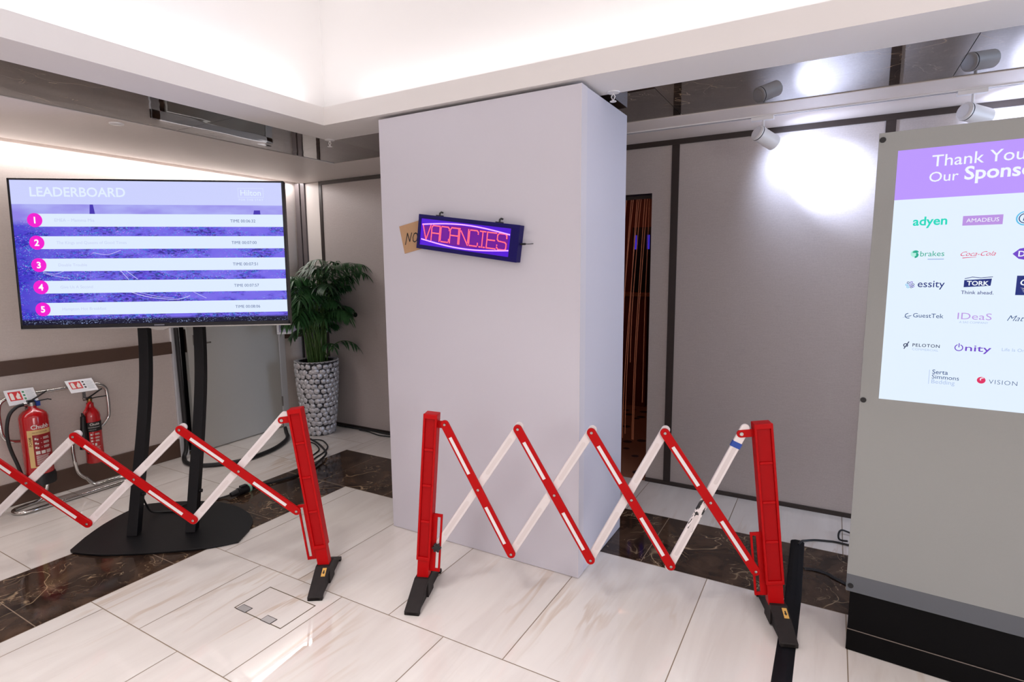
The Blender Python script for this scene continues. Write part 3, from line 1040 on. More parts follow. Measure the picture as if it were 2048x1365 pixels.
def foot(parent, s0, sticker=None, z=0.0005):
    b = MB()
    w = 0.036
    prof = [(-0.195, 0.0), (0.195, 0.0), (0.195, 0.018), (0.042, 0.090), (-0.042, 0.090), (-0.195, 0.018)]
    YZ = Matrix(((0, 0, 1, 0), (1, 0, 0, 0), (0, 1, 0, 0), (0, 0, 0, 1)))
    b.prism(prof, -0.027, 0.027, YZ)
    for sg_ in (-1, 1):
        pl = [(sg_ * 0.195, 0.0), (sg_ * 0.195, 0.019), (sg_ * 0.040, 0.0925), (sg_ * 0.040, 0.078), (sg_ * 0.172, 0.012), (sg_ * 0.172, 0.0)]
        b.prism(pl if sg_ < 0 else pl[::-1], -w, w, YZ)
    b.span((-w, -0.043, 0.0), (w, 0.043, 0.0935))
    o = b.build('foot', M_rubber, parent, bevel=0.003)
    o.location = (s0, 0, z)
    if sticker is not None:
        sl = Vector((0, -0.150, -0.070)).normalized()
        X = frame_xy(Vector((sticker, -0.072, 0.0785)), (1, 0, 0), -sl)
        b = MB(); b.prism([(-0.010, -0.024), (0.010, -0.024), (0.010, 0.024), (-0.010, 0.024)], -0.001, 0.0012, X)
        st_ = b.build('sticker', M_sticker, o)
        b = MB(); b.prism([(-0.007, -0.002), (0.0, -0.012), (0.007, -0.002), (0.003, -0.002), (0.003, 0.010), (-0.003, 0.010), (-0.003, -0.002)], 0.0013, 0.0016, X); b.build('sticker_mark', M_blackprint, st_)
    return o


GRP = 'expanding barriers'
# right barrier, in front of the column
ang = R(21)
bar = thing('expanding_barrier', 'red and white expanding barrier between two posts in front of the white column', 'barrier', (-1.68, 2.04, 0), ang, GRP)
T = [(0.130, 0.868), (0.478, 0.858), (0.816, 0.854), (1.140, 0.864), (1.478, 0.883)]
Q = [(0.083, 0.262), (0.442, 0.241), (0.818, 0.238), (1.183, 0.236), (1.551, 0.240)]
for i in range(4):
    slat(bar, T[i], Q[i + 1], -0.012, True)
for i in range(4):
    slat(bar, T[i + 1], Q[i], 0.005, False, special=(i == 3))
post(bar, 0.000, R(4.5), 1, knob=0.256, tab_len=0.068)
post(bar, 1.645, R(-6.6), -1, width=0.078, z_top=0.930, zb=0.090, tab_z=0.885, tab_len=0.085)
foot(bar, 0.0)
foot(bar, 1.650, sticker=0.018, z=0.0068)
# left barrier, in front of the television, running out of the picture
ang = R(33)
bar = thing('expanding_barrier', 'red and white expanding barrier in front of the television stand', 'barrier', (-2.204, 1.884, 0), ang, GRP)
o_ = 0.023
T = [(-0.188 + o_, 0.8715), (-0.684 + o_, 0.822), (-1.187 + o_, 0.800), (-1.690 + o_, 0.795), (-2.19 + o_, 0.80)]
Q = [(-0.145 + o_, 0.383), (-0.656 + o_, 0.352), (-1.168 + o_, 0.352), (-1.680 + o_, 0.340), (-2.15 + o_, 0.34)]
for i in range(4):
    slat(bar, T[i + 1], Q[i], -0.012, True)
for i in range(4):
    slat(bar, T[i], Q[i + 1], 0.005, False)
post(bar, 0.0, R(-7.0), -1, tab_len=0.078)
foot(bar, 0.0, sticker=0.014)
post(bar, -2.27, R(3.0), 1)
foot(bar, -2.27)

# ------------------------------------------------------------------ fire extinguishers on a chrome stand
es = thing('extinguisher_stand', 'chrome tube stand holding two fire extinguishers by the left wall', 'stand', (-4.70, 1.78, 0))


def EP(pts):
    return [(p[0] + 4.70, p[1] - 1.78, p[2]) for p in pts]


r_t = 0.0125
floor_ring = [(-4.725, 1.90, 0.075), (-4.72, 1.925, 0.035), (-4.705, 1.96, r_t), (-4.715, 2.04, r_t), (-4.715, 2.10, r_t), (-4.69, 2.145, r_t), (-4.64, 2.155, r_t), (-4.605, 2.12, r_t), (-4.585, 2.0, r_t),
              (-4.575, 1.75, r_t), (-4.570, 1.52, r_t), (-4.585, 1.452, r_t), (-4.635, 1.432, r_t), (-4.685, 1.45, r_t), (-4.71, 1.52, r_t), (-4.715, 1.58, r_t), (-4.72, 1.625, 0.035), (-4.725, 1.648, 0.075)]
loop = [(-4.725, 1.648, 0.075), (-4.725, 1.662, 0.15), (-4.725, 1.672, 0.28), (-4.725, 1.670, 0.36), (-4.725, 1.645, 0.425), (-4.725, 1.56, 0.455), (-4.725, 1.485, 0.475), (-4.725, 1.452, 0.52), (-4.725, 1.446, 0.60), (-4.725, 1.446, 0.68), (-4.725, 1.465, 0.745), (-4.725, 1.53, 0.768),
        (-4.725, 1.70, 0.770), (-4.725, 1.90, 0.771), (-4.725, 2.02, 0.766), (-4.725, 2.072, 0.735), (-4.725, 2.086, 0.68), (-4.725, 2.086, 0.54), (-4.725, 2.070, 0.485), (-4.725, 2.02, 0.440), (-4.725, 1.93, 0.425), (-4.725, 1.855, 0.405), (-4.725, 1.832, 0.35), (-4.725, 1.832, 0.25),
        (-4.725, 1.845, 0.15), (-4.725, 1.872, 0.10), (-4.725, 1.90, 0.075)]
b = MB(); b.tube(smooth_path(EP(floor_ring[:-1] + loop[:-1] + [floor_ring[0]]), 4), r_t, 12); b.build('tube_frame', M_chrome, es)


def sign_card(cy, cz, w, h, tilt, green):
    X = frame_xy((-4.690 + 4.70, cy - 1.78, cz), (0.05, 1, -0.02), (-math.sin(tilt), 0, math.cos(tilt)))
    b = MB(); b.prism([(-w / 2, -h / 2), (w / 2, -h / 2), (w / 2, h / 2), (-w / 2, h / 2)], -0.002, 0.002, X)
    c = b.build('sign_card', M_card, es)
    c['label'] = 'white sign card with a red fire extinguisher symbol'
    b = MB(); b.prism([(-w * .40, -h * .22), (w * .02, -h * .22), (w * .02, h * .36), (-w * .40, h * .36)], 0.002, 0.0026, X); red = b.build('red_symbol', M_redprint, c)
    b = MB()
    b.prism([(-w * .36, -h * .16), (-w * .24, -h * .16), (-w * .24, h * .20), (-w * .27, h * .28), (-w * .33, h * .28), (-w * .36, h * .20)], 0.0026, 0.003, X)
    b.prism([(-w * .16, -h * .14), (-w * .03, -h * .14), (-w * .05, h * .04), (-w * .02, h * .12), (-w * .08, h * .30), (-w * .14, h * .12), (-w * .18, h * .02)], 0.0026, 0.003, X)
    b.build('pictogram', M_whiteprint, red)
    b = MB()
    for j in range(3):
        z = h * (0.28 - 0.22 * j)
        b.prism([(w * .07, z - h * .06), (w * .14, z - h * .06), (w * .14, z + h * .06), (w * .07, z + h * .06)], 0.002, 0.0026, X)
    b.build('symbol_column', M_greenprint if green else M_blackprint, c)
    b = MB()
    for j in range(8):
        z = h * (0.34 - 0.09 * j)
        b.prism([(w * .18, z - h * .012), (w * (.40 + .03 * ((j * 7) % 3)), z - h * .012), (w * (.40 + .03 * ((j * 7) % 3)), z + h * .012), (w * .18, z + h * .012)], 0.002, 0.0024, X)
    b.build('fine_print', mat('grey_print_small', lin(176, 186, 190), 0.6), c)
    b = MB(); b.tube([X @ Vector((0, h * .30, -0.003)), (-0.025, cy - 1.78, 0.771)], 0.006, 6); b.build('card_bracket', M_chrome, es)
    return c


sign_card(1.564, 0.768, 0.158, 0.118, R(38), True)
sign_card(1.914, 0.777, 0.166, 0.118, R(48), False)
for cy, x1 in ((1.60, -4.655), (1.94, -4.665)):
    b = MB(); b.span((-0.037, cy - 1.79, 0.655), (-0.028, cy - 1.77, 0.785)); b.span((-0.037, cy - 1.79, 0.668), (x1 + 4.70, cy - 1.77, 0.678)); b.build('hanger', M_steel, es)


def wrap(center_ang, r):
    """Maps flat (x, y) onto a cylinder of radius r round the local z axis; +x runs to the viewer's right."""
    return lambda p: (r * math.cos(center_ang + p[0] / r), r * math.sin(center_ang + p[0] / r), p[1])


def patch(bm_, a0, a1, r, z0, z1, mi=0, n=12):
    vs = []
    for i in range(n + 1):
        a = a0 + (a1 - a0) * i / n
        vs += [(r * math.cos(a), r * math.sin(a), z0), (r * math.cos(a), r * math.sin(a), z1)]
    bm_.add(vs, [(2 * i, 2 * i + 2, 2 * i + 3, 2 * i + 1) for i in range(n)], mi, None, True)


# foam extinguisher
ea = thing('fire_extinguisher', 'larger red fire extinguisher with a cream foam label, nearer the camera', 'fire extinguisher', (-4.64, 1.597, 0.165), 0, 'fire extinguishers on the stand')
ra = 0.079
b = MB(); b.lathe([(0.0, 0.03), (ra - 0.004, 0.03), (ra, 0.036), (ra, 0.465), (ra - 0.008, 0.487), (ra - 0.026, 0.505), (0.032, 0.518), (0.024, 0.524), (0.022, 0.540)], 40); b.build('cylinder', M_extred, ea)
b = MB(); b.lathe([(ra - 0.01, 0.0), (ra + 0.006, 0.0), (ra + 0.008, 0.05), (ra + 0.004, 0.075), (ra + 0.0005, 0.077)], 40); b.build('base_cup', M_black, ea)
va = math.atan2(-1.597, 4.64)          # direction of the viewer
b = MB(); patch(b, va - R(33), va + R(72), ra + 0.0006, 0.128, 0.385); lb = b.build('label', M_cream, ea)
b = MB(); patch(b, va - R(13), va + R(70), ra + 0.0009, 0.136, 0.352); b.build('instruction_panel', M_labelred, lb)
b = MB()
b.text('Chubb', 0.0, 0.392, None, 0, width=0.104, bold=0.025, fn=wrap(va - R(15), ra + 0.0010))
b.build('name_lettering', M_whiteprint, ea, recalc=False)
b = MB()
b.text('FIRE EXTINGUISHER', 0.0, 0.364, None, 0, width=0.085, fn=wrap(va - R(12), ra + 0.0012))
fw_ = wrap(va - R(17), ra + 0.0012)
b.text('FOAM', 0.0, 0.0, None, 0, width=0.062, bold=0.01, fn=lambda p: fw_((-p[1], 0.275 + p[0])))
b.build('label_lettering', mat('brown_print', lin(120, 70, 40), 0.6), lb, recalc=False)
b = MB()
w_ = wrap(va - R(6), ra + 0.0013)


def prect(x0, x1, z0, z1):
    n = max(2, int((x1 - x0) / 0.012))
    vs = []
    for i in range(n + 1):
        x_ = x0 + (x1 - x0) * i / n
        vs += [w_((x_, z0)), w_((x_, z1))]
    b.add(vs, [(2 * i, 2 * i + 2, 2 * i + 3, 2 * i + 1) for i in range(n)])


rr_ = random.Random(7)
for j, z in enumerate((0.322, 0.292, 0.262)):
    prect(0.0, 0.010, z - 0.004, z + 0.010); prect(0.012, 0.020, z - 0.006, z + 0.004); prect(0.033, 0.037, z, z + 0.004)
    for q in range(3):
        prect(0.046, 0.078 + rr_.uniform(0, 0.014), z + 0.007 - 0.006 * q, z + 0.010 - 0.006 * q)
prect(0.0, 0.023, 0.218, 0.240); prect(0.029, 0.052, 0.218, 0.240)
for q in range(4):
    prect(0.058, 0.090, 0.236 - 0.006 * q, 0.239 - 0.006 * q)
for q in range(9):
    prect(0.0, 0.066 + rr_.uniform(0, 0.024), 0.206 - 0.0074 * q, 0.209 - 0.0074 * q)
b.build('instruction_print', M_whiteprint, lb, recalc=False)
b = MB(); b.tube([(0, 0, 0.535), (0, 0, 0.565)], 0.022, 14); b.tube([(0, -0.02, 0.556), (0.004, -0.048, 0.556)], 0.013, 10); b.build('valve', M_steel, ea)
b = MB()
b.tube([(0.0, -0.012, 0.570), (0.004, 0.03, 0.592), (0.006, 0.085, 0.624)], 0.008, 8, flat=0.7)
b.tube([(0.004, 0.0, 0.563), (0.012, 0.04, 0.568), (0.014, 0.085, 0.570), (0.015, 0.105, 0.562)], 0.006, 8, flat=0.7)
b.span((-0.014, -0.024, 0.556), (0.014, 0.016, 0.580))
b.build('lever_handle', M_black, ea, bevel=0.002)
b = MB(); b.span((0.012, 0.018, 0.535), (0.020, 0.040, 0.566)); b.tube([(0.014, 0.02, 0.566), (0.016, 0.012, 0.577)], 0.003, 6); b.build('safety_tag', M_bluetag, ea)
b = MB(); b.tube(smooth_path([(0.004, -0.048, 0.556), (0.008, -0.085, 0.548), (0.012, -0.128, 0.505), (0.014, -0.150, 0.42), (0.012, -0.150, 0.33), (0.010, -0.137, 0.25), (0.008, -0.118, 0.17), (0.006, -0.104, 0.10)], 6), 0.0105, 10); hs = b.build('hose', M_cable, ea)
b = MB(); b.tube([(0.006, -0.104, 0.10), (0.006, -0.101, 0.075)], 0.012, 10); b.build('hose_collar', M_steel, hs)
b = MB(); b.tube([(0.006, -0.101, 0.078), (0.006, -0.097, 0.02)], [0.012, 0.016], 10); b.span((-0.012, -0.112, 0.028), (0.022, -0.078, 0.05)); b.build('nozzle', M_black, hs)

# carbon dioxide extinguisher
eb = thing('fire_extinguisher', 'slimmer red fire extinguisher with a black label, further along the stand', 'fire extinguisher', (-4.655, 1.938, 0.205), 0, 'fire extinguishers on the stand')
rb = 0.0555
b = MB(); b.lathe([(0.0, 0.0), (rb - 0.004, 0.0), (rb, 0.006), (rb, 0.345), (rb - 0.005, 0.368), (rb - 0.016, 0.390), (0.028, 0.408), (0.024, 0.415), (0.022, 0.445)], 36); b.build('cylinder', M_extred, eb)
vb = math.atan2(-1.938, 4.655)
b = MB(); patch(b, vb - R(50), vb + R(88), rb + 0.0006, 0.238, 0.308); lb2 = b.build('label', M_blackprint, eb)
b = MB(); patch(b, vb - R(50), vb - R(24), rb + 0.0006, 0.075, 0.238); b.build('side_label', M_blackprint, lb2)
b = MB(); b.text('Chubb', 0.0, 0.284, None, 0, width=0.062, bold=0.02, fn=wrap(vb - R(14), rb + 0.0010)); b.text('FIRE EXTINGUISHER', 0.0, 0.266, None, 0, width=0.076, bold=0.01, fn=wrap(vb - R(26), rb + 0.0010)); b.text('CARBON DIOXIDE', 0.0, 0.250, None, 0, width=0.048, fn=wrap(vb - R(26), rb + 0.0010))
f2 = wrap(vb - R(28), rb + 0.0010)
b.text('CO2', 0.0, 0.0, None, 0, width=0.048, bold=0.015, fn=lambda p: f2((-p[1], 0.083 + p[0])))
b.build('label_lettering', M_whiteprint, lb2, recalc=False)
b = MB()
w_ = wrap(vb - R(16), rb + 0.0010)
for j, z in enumerate((0.215, 0.190, 0.167)):
    prect(0.0, 0.012, z - 0.004, z + 0.008); prect(0.017, 0.020, z, z + 0.003)
    for q in range(3):
        prect(0.027, 0.050 + rr_.uniform(0, 0.01), z + 0.006 - 0.005 * q, z + 0.0085 - 0.005 * q)
prect(0.004, 0.014, 0.135, 0.152); prect(0.022, 0.034, 0.132, 0.152)
for q in range(5):
    prect(0.0, 0.045 + rr_.uniform(0, 0.014), 0.122 - 0.008 * q, 0.1245 - 0.008 * q)
b.build('instruction_print', M_whiteprint, eb, recalc=False)
b = MB(); b.tube([(0, 0, 0.44), (0, 0, 0.476)], 0.016, 12); b.build('valve', mat('brass', lin(170, 130, 80), 0.3, metal=1.0), eb)
b = MB(); b.tube([(0.0, -0.012, 0.478), (0.004, 0.03, 0.502), (0.006, 0.085, 0.535)], 0.0075, 8, flat=0.7); b.tube([(0.004, -0.01, 0.472), (0.01, 0.04, 0.478), (0.012, 0.108, 0.476)], 0.006, 8, flat=0.7); b.span((-0.010, -0.020, 0.466), (0.012, 0.014, 0.486)); b.build('lever_handle', M_black, eb, bevel=0.002)
b = MB(); b.tube(smooth_path([(0.010, 0.0, 0.452), (0.022, -0.02, 0.435), (0.034, -0.046, 0.395), (0.030, -0.062, 0.372)], 5), 0.009, 10); b.build('swivel_pipe', M_extred, eb)
b = MB(); b.tube([(0.030, -0.062, 0.385), (0.030, -0.063, 0.362), (0.030, -0.0635, 0.36), (0.030, -0.072, 0.20), (0.030, -0.078, 0.12)], [0.010, 0.010, 0.016, 0.021, 0.025], 14); b.build('horn', M_black, eb)

# ------------------------------------------------------------------ potted palm
pp = thing('potted_palm', 'tall green palm in a silver pebbled pot in the corner', 'potted plant', (-4.33, 3.735, 0))
b = MB()
PR = [(0.130, 0.0), (0.138, 0.01), (0.150, 0.10), (0.168, 0.26), (0.184, 0.46), (0.194, 0.62), (0.196, 0.70), (0.200, 0.712), (0.196, 0.722), (0.178, 0.722), (0.176, 0.66), (0.0, 0.66)]
b.lathe(PR, 48); pot = b.build('planter', mat('dark_planter', lin(40, 38, 40), 0.5), pp)


def pot_r(z):
    for (r0, z0), (r1, z1) in zip(PR[:8], PR[1:8]):
        if z0 <= z <= z1:
            return r0 + (r1 - r0) * (z - z0) / (z1 - z0)
    return 0.198


rp = random.Random(11)
b = MB()
nrow = 15
for i in range(nrow):
    z = 0.026 + i * (0.700 - 0.044) / (nrow - 1)
    r = pot_r(z)
    nc = int(2 * PI * r / 0.054)
    for j in range(nc):
        a = 2 * PI * (j + 0.5 * (i % 2) + rp.uniform(-0.15, 0.15)) / nc
        zz = z + rp.uniform(-0.008, 0.008)
        r_ = pot_r(min(max(zz, 0.0), 0.7))
        ra_, rz_ = rp.uniform(0.0272, 0.0312), rp.uniform(0.0258, 0.0300)
        c = Vector((r_ * math.cos(a), r_ * math.sin(a), zz)); tx = Vector((-math.sin(a), math.cos(a), 0)); nz_ = Vector((math.cos(a), math.sin(a), -0.09)).normalized(); ty = nz_.cross(tx)
        vs, fs = [], []
        K = rp.choice((5, 6, 6, 7))
        ph_ = rp.uniform(0, PI)
        tilt = (rp.uniform(-.16, .16), rp.uniform(-.16, .16))
        wob = [rp.uniform(0.90, 1.10) for _ in range(K)]
        for rg, (sc, h) in enumerate(((1.06, -0.003), (0.98, 0.005), (0.74, 0.0105))):
            for q in range(K):
                an = 2 * PI * q / K + ph_
                X_, Y_ = sc * ra_ * wob[q] * math.cos(an), sc * rz_ * wob[q] * math.sin(an)
                vs.append(c + tx * X_ + ty * Y_ + nz_ * (h + (X_ * tilt[0] + Y_ * tilt[1] if rg else 0)))
        vs.append(c + nz_ * 0.0118)
        for rg in range(2):
            for q in range(K):
                fs.append((rg * K + q, rg * K + (q + 1) % K, rg * K + K + (q + 1) % K, rg * K + K + q))
        fs += [(2 * K + q, 2 * K + (q + 1) % K, 3 * K) for q in range(K)]
        b.add(vs, fs, 0, None, True)
for j in range(28):
    a = 2 * PI * j / 28
    b.box((0.186 * math.cos(a), 0.186 * math.sin(a), 0.723), (0.03, 0.034, 0.01), Matrix.Translation((0, 0, 0)))
pbm = b.build('pebble_cladding', mat('silver_pebble', lin(196, 194, 196), 0.36, metal=0.45, var=0.22, vscale=60), pot, sharp=60)
b = MB(); b.lathe([(0.0, 0.672), (0.10, 0.676), (0.177, 0.668)], 24); b.build('soil', mat('soil', lin(36, 28, 24), 0.9, bump=0.6, vscale=90), pp)
k = Nodes('palm_leaf')
oi = k.n('ShaderNodeObjectInfo')
k.base(k.mix(k.math('ADD', k.math('MULTIPLY', oi.outputs['Random'], 0.6), k.math('MULTIPLY', k.noise(k.coords(), 9, 2), 0.4)), lin(20, 54, 27), lin(58, 100, 52)))
k.p.inputs['Roughness'].default_value = 0.38
M_leaf = k.m
M_stem = mat('palm_stem', lin(66, 96, 40), 0.5, var=0.2, vscale=12)


NB_C, NB_N = Vector((-0.255, 0.065, 0)), Vector((0.766, -0.643, 0))


def clear_board(v):
    """Leaves stay in front of the framed notice behind the palm."""
    if 0.93 < v.z < 1.47:
        s_ = (Vector((v.x, v.y, 0)) - NB_C).dot(NB_N)
        if s_ < 0.03:
            v += NB_N * (0.03 - s_)


def leaflet(bm_, base, d, length, width, droop):
    d = d.normalized()
    side = d.cross(Vector((0, 0, 1)))
    side = side.normalized() if side.length > 1e-3 else Vector((1, 0, 0))
    vs, fs = [], []
    N = 5
    p = Vector(base)
    for i in range(N + 1):
        t = i / N
        w = width * (math.sin(PI * min(1, 0.12 + 0.88 * t)) ** 0.7 if t < 1 else 0.02) * (1 - 0.35 * t)
        fold = Vector((0, 0, 0.25 * w))
        vs += [p - side * w + fold, p.copy(), p + side * w + fold]
        d = (d + Vector((0, 0, -droop / N))).normalized()
        p = p + d * (length / N)
    for i in range(N):
        for q in (0, 1):
            fs.append((3 * i + q, 3 * i + q + 1, 3 * i + q + 4, 3 * i + q + 3))
    for v in vs:                       # keep clear of the two walls
        v.y = min(v.y, 0.262); v.x = max(v.x, -0.475); clear_board(v)
    bm_.add(vs, fs, 0, None, True)


def frond(az, stem_h, reach, rise, droop, nl, lmax, base_r, seed, tilt0=0.06):
    off = math.cos(az - R(229))                     # shorter towards the television
    if off > 0.3:
        reach *= 1 - 0.5 * off; lmax *= 1 - 0.25 * off
    if off < -0.2 and stem_h < 1.34 and nl > 8:      # the low fronds on the open side are short
        reach *= 1 + 0.5 * off; lmax *= 1 + 0.3 * off; droop *= 0.8
    rr = random.Random(seed)
    h = Vector((math.cos(az), math.sin(az), 0))
    p0 = Vector((base_r * math.cos(az + 0.8), base_r * math.sin(az + 0.8), 0.672))
    pts = [p0, p0 + Vector((0, 0, (stem_h - 0.672) * 0.5)) + h * tilt0 * 0.5, Vector((0, 0, stem_h)) + h * (tilt0 + base_r)]
    q = pts[-1].copy()
    n = 7
    ang = R(72)
    for i in range(n):
        ang -= droop / n
        q = q + (h * math.cos(ang) + Vector((0, 0, 1)) * math.sin(ang)) * (reach / n)
        pts.append(q.copy())
    path = smooth_path(pts, 3)
    for v in path:
        v.y = min(v.y, 0.255); v.x = max(v.x, -0.47); clear_board(v)
    b = MB(); b.tube(path, [0.0062 - 0.0048 * i / (len(path) - 1) for i in range(len(path))], 6)
    stm = b.build('frond', M_stem, pp)
    b = MB()
    i0 = 6
    m_ = len(path) - 1 - i0
    for j in range(nl):
        t = (j + 0.5) / nl
        f = i0 + t * m_
        i = int(f)
        i = min(i, len(path) - 2)
        c = path[i].lerp(path[i + 1], f - i)
        tang = (path[i + 1] - path[i]).normalized()
        sd = tang.cross(Vector((0, 0, 1)))
        sd = sd.normalized() if sd.length > 0.05 else Vector((-h.y, h.x, 0))
        ln = lmax * (0.55 + 0.45 * math.sin(PI * min(1, 0.2 + t * 0.85))) * rr.uniform(0.9, 1.1)
        for s_ in (-1, 1):
            d = tang * 0.75 + sd * s_ * rr.uniform(0.75, 1.0) + Vector((0, 0, 0.12))
            leaflet(b, c, d, ln, 0.0135, 1.3 + rr.uniform(-0.2, 0.5))
    leaflet(b, path[-1], path[-1] - path[-2], lmax * 0.7, 0.011, 0.8)
    b.build('leaflets', M_leaf, stm, recalc=False)


rf = random.Random(5)
for i in range(34):
    lvl = i % 3
    az = i * 2.399 + rf.uniform(-0.25, 0.25)
    stem_h = (1.10, 1.27, 1.42)[lvl] + rf.uniform(-0.06, 0.06)
    frond(az, stem_h, (0.50, 0.48, 0.42)[lvl] * rf.uniform(0.9, 1.12), 0, (2.3, 1.8, 1.25)[lvl] * rf.uniform(0.85, 1.1), 14, 0.245, rf.uniform(0.02, 0.085), 100 + i, rf.uniform(0.03, 0.09))
for i in range(12):
    frond(i * 2.399 + 0.7, 1.0 + 0.13 * (i % 3) + rf.uniform(-0.04, 0.04), 0.36 * rf.uniform(0.85, 1.1), 0, rf.uniform(1.7, 2.4), 11, 0.22, rf.uniform(0.02, 0.07), 200 + i, rf.uniform(0.02, 0.06))
frond(R(40), 1.38, 0.50, 0, 1.5, 10, 0.21, 0.05, 301, 0.10)
frond(R(30), 0.82, 0.30, 0, 1.9, 6, 0.17, 0.09, 302, 0.05)
frond(R(-10), 0.84, 0.22, 0, 1.9, 5, 0.13, 0.09, 303, 0.05)
frond(R(-62), 1.40, 0.5, 0, 1.7, 14, 0.22, 0.03, 305, 0.05)
frond(R(-35), 1.45, 0.46, 0, 1.5, 14, 0.22, 0.03, 306, 0.05)

# framed white board standing behind the palm
fb = thing('framed_notice', 'white framed notice on a stand behind the palm', 'notice board', (-4.585, 3.80, 0), R(50))
b = MB()
for a, c in (((-0.235, -0.012, 0.965), (0.235, 0.012, 0.985)), ((-0.235, -0.012, 1.41), (0.235, 0.012, 1.43)), ((-0.2346, -0.0116, 0.985), (-0.213, 0.0116, 1.41)), ((0.213, -0.0116, 0.985), (0.2346, 0.0116, 1.41))):
    b.span(a, c)
b.build('frame', M_card, fb, bevel=0.003)
b = MB(); b.span((-0.215, -0.004, 0.983), (0.215, 0.006, 1.412)); b.build('sheet', mat('lilac_sheet', lin(184, 180, 204), 0.4), fb)
b = MB(); b.tube([(0, 0.01, 0.012), (0, 0.01, 1.0)], 0.012, 10); b.build('pole', M_black, fb)
b = MB(); b.lathe([(0.0, 0.014), (0.05, 0.014), (0.055, 0.010), (0.055, 0.001), (0.0, 0.001)], 20, Matrix.Translation((0, 0.01, 0))); b.build('base', M_black, fb)
t = thing('wall_lock', 'small round black lock on the back wall panel beside the palm', 'lock', (-4.058, YB, 1.153))
b = MB(); b.lathe([(0.024, 0.0), (0.024, 0.006), (0.018, 0.009), (0.0, 0.009)], 20, Matrix.Rotation(PI / 2, 4, 'X')); b.build('rose', M_black, t)
b = MB(); b.tube([(0, -0.009, 0), (0, -0.013, 0)], 0.009, 12); b.build('cylinder', M_darktrim, t)

# ------------------------------------------------------------------ sponsor totem at the right
kx = thing('digital_totem', 'tall grey glass display totem showing a sponsor screen on a black plinth', 'display', (0.1339, 2.5657, 0), math.atan2(-.0708, .9975))
b = MB(); b.span((0.0, 0.0, 0.002), (0.625, 0.30, 0.094)); b.span((0.001, 0.001, 0.096), (0.624, 0.299, 0.268)); b.span((0.006, 0.006, 0.05), (0.62, 0.29, 0.26)); b.build('plinth', mat('totem_black', lin(9, 8, 9), 0.5, spec=0.1, var=0.1, vscale=40), kx, bevel=0.002)
b = MB(); b.span((-0.0004, -0.0006, 0.0935), (0.6254, 0.004, 0.0965)); b.build('plinth_groove', mat('groove_grey', lin(120, 108, 100), 0.4), kx)
b = MB(); b.span((0.010, 0.008, 0.27), (0.612, 0.10, 2.06)); b.build('body', mat('totem_body', lin(92, 92, 92), 0.4), kx)
b = MB(); b.span((-0.014, -0.014, 0.342), (0.636, -0.002, 2.083)); b.span((-0.014, -0.002, 0.345), (-0.008, 0.008, 2.07))
b.build('glass_front', mat('frosted_grey_glass', lin(146, 147, 145), 0.16, spec=0.5, var=0.02, vscale=200), kx, bevel=0.001)
b = MB(); b.span((-0.014, -0.0138, 0.268), (0.636, -0.002, 0.342)); b.build('lower_glass_band', mat('dark_frosted_glass', lin(88, 91, 97), 0.2), kx, bevel=0.001)
b = MB()
for x_, z_ in ((0.006, 2.058), (0.006, 1.073), (0.010, 0.293), (0.614, 2.058), (0.614, 1.073), (0.614, 0.293)):
    bb = MB(); bb.lathe([(0.0105, 0.0), (0.0095, 0.004), (0.0, 0.0045)], 16, Matrix.Translation((x_ - 0.008, -0.014, z_)) @ Matrix.Rotation(PI / 2, 4, 'X')); bb.build('bolt_cap', M_black, kx)
E_kbg = emit('totem_screen', lin(226, 240, 255), 1.0)
b = MB(); b.quad((0.048, -0.0145, 1.085), (0.571, -0.0145, 1.085), (0.571, -0.0145, 2.013), (0.048, -0.0145, 2.013)); sc_ = b.build('screen', E_kbg, kx, recalc=False)
b = MB(); b.quad((0.048, -0.0149, 1.836), (0.571, -0.0149, 1.836), (0.571, -0.0149, 2.013), (0.048, -0.0149, 2.013)); hd = b.build('header_band', emit('totem_header', lin(186, 150, 255), 1.0), kx, recalc=False)
KX = Matrix(((1, 0, 0, 0), (0, 0, -1, -0.0153), (0, 1, 0, 0), (0, 0, 0, 1)))
C_teal = emit('ink_teal', lin(20, 216, 190)); C_lil = emit('ink_lilac', lin(186, 146, 226)); C_red = emit('ink_red', lin(222, 40, 96)); C_navy = emit('ink_navy', lin(14, 38, 120))
C_blue = emit('ink_blue', lin(40, 76, 130)); C_pur = emit('ink_purple', lin(110, 66, 200)); C_pale = emit('ink_pale', lin(176, 196, 232)); C_w = emit('ink_white', lin(240, 246, 255)); C_grn = emit('ink_green', lin(24, 170, 140))
C_sky = emit('ink_sky', lin(90, 190, 235)); C_dark = emit('ink_dark', lin(20, 40, 84)); C_mint = emit('ink_mint', lin(180, 238, 224))
b = MB()
b.text('Thank You to', 0.151, 1.946, KX, 0, width=0.318, bold=0.004)
b.text('Our', 0.147, 1.893, KX, 0, width=0.083, bold=0.004)
b.text('Sponsors', 0.246, 1.893, KX, 0, width=0.232, bold=0.022)
b.build('header_lettering', C_w, hd, recalc=False)


def logo(mats):
    bm_ = MB()
    return bm_, (lambda: bm_.build('sponsor_logo', mats, kx, recalc=False))


def ring(bm_, cx, cz, r0, r1, a0, a1, mi=0, n=20, X=KX):
    vs = []
    for i in range(n + 1):
        a = a0 + (a1 - a0) * i / n
        vs += [(cx + r0 * math.cos(a), cz + r0 * math.sin(a), 0), (cx + r1 * math.cos(a), cz + r1 * math.sin(a), 0)]
    bm_.add(vs, [(2 * i, 2 * i + 2, 2 * i + 3, 2 * i + 1) for i in range(n)], mi, X)


def rect(bm_, x0, z0, x1, z1, mi=0, dz=0.0):
    bm_.add([(x0, z0, dz), (x1, z0, dz), (x1, z1, dz), (x0, z1, dz)], [(0, 1, 2, 3)], mi, KX)


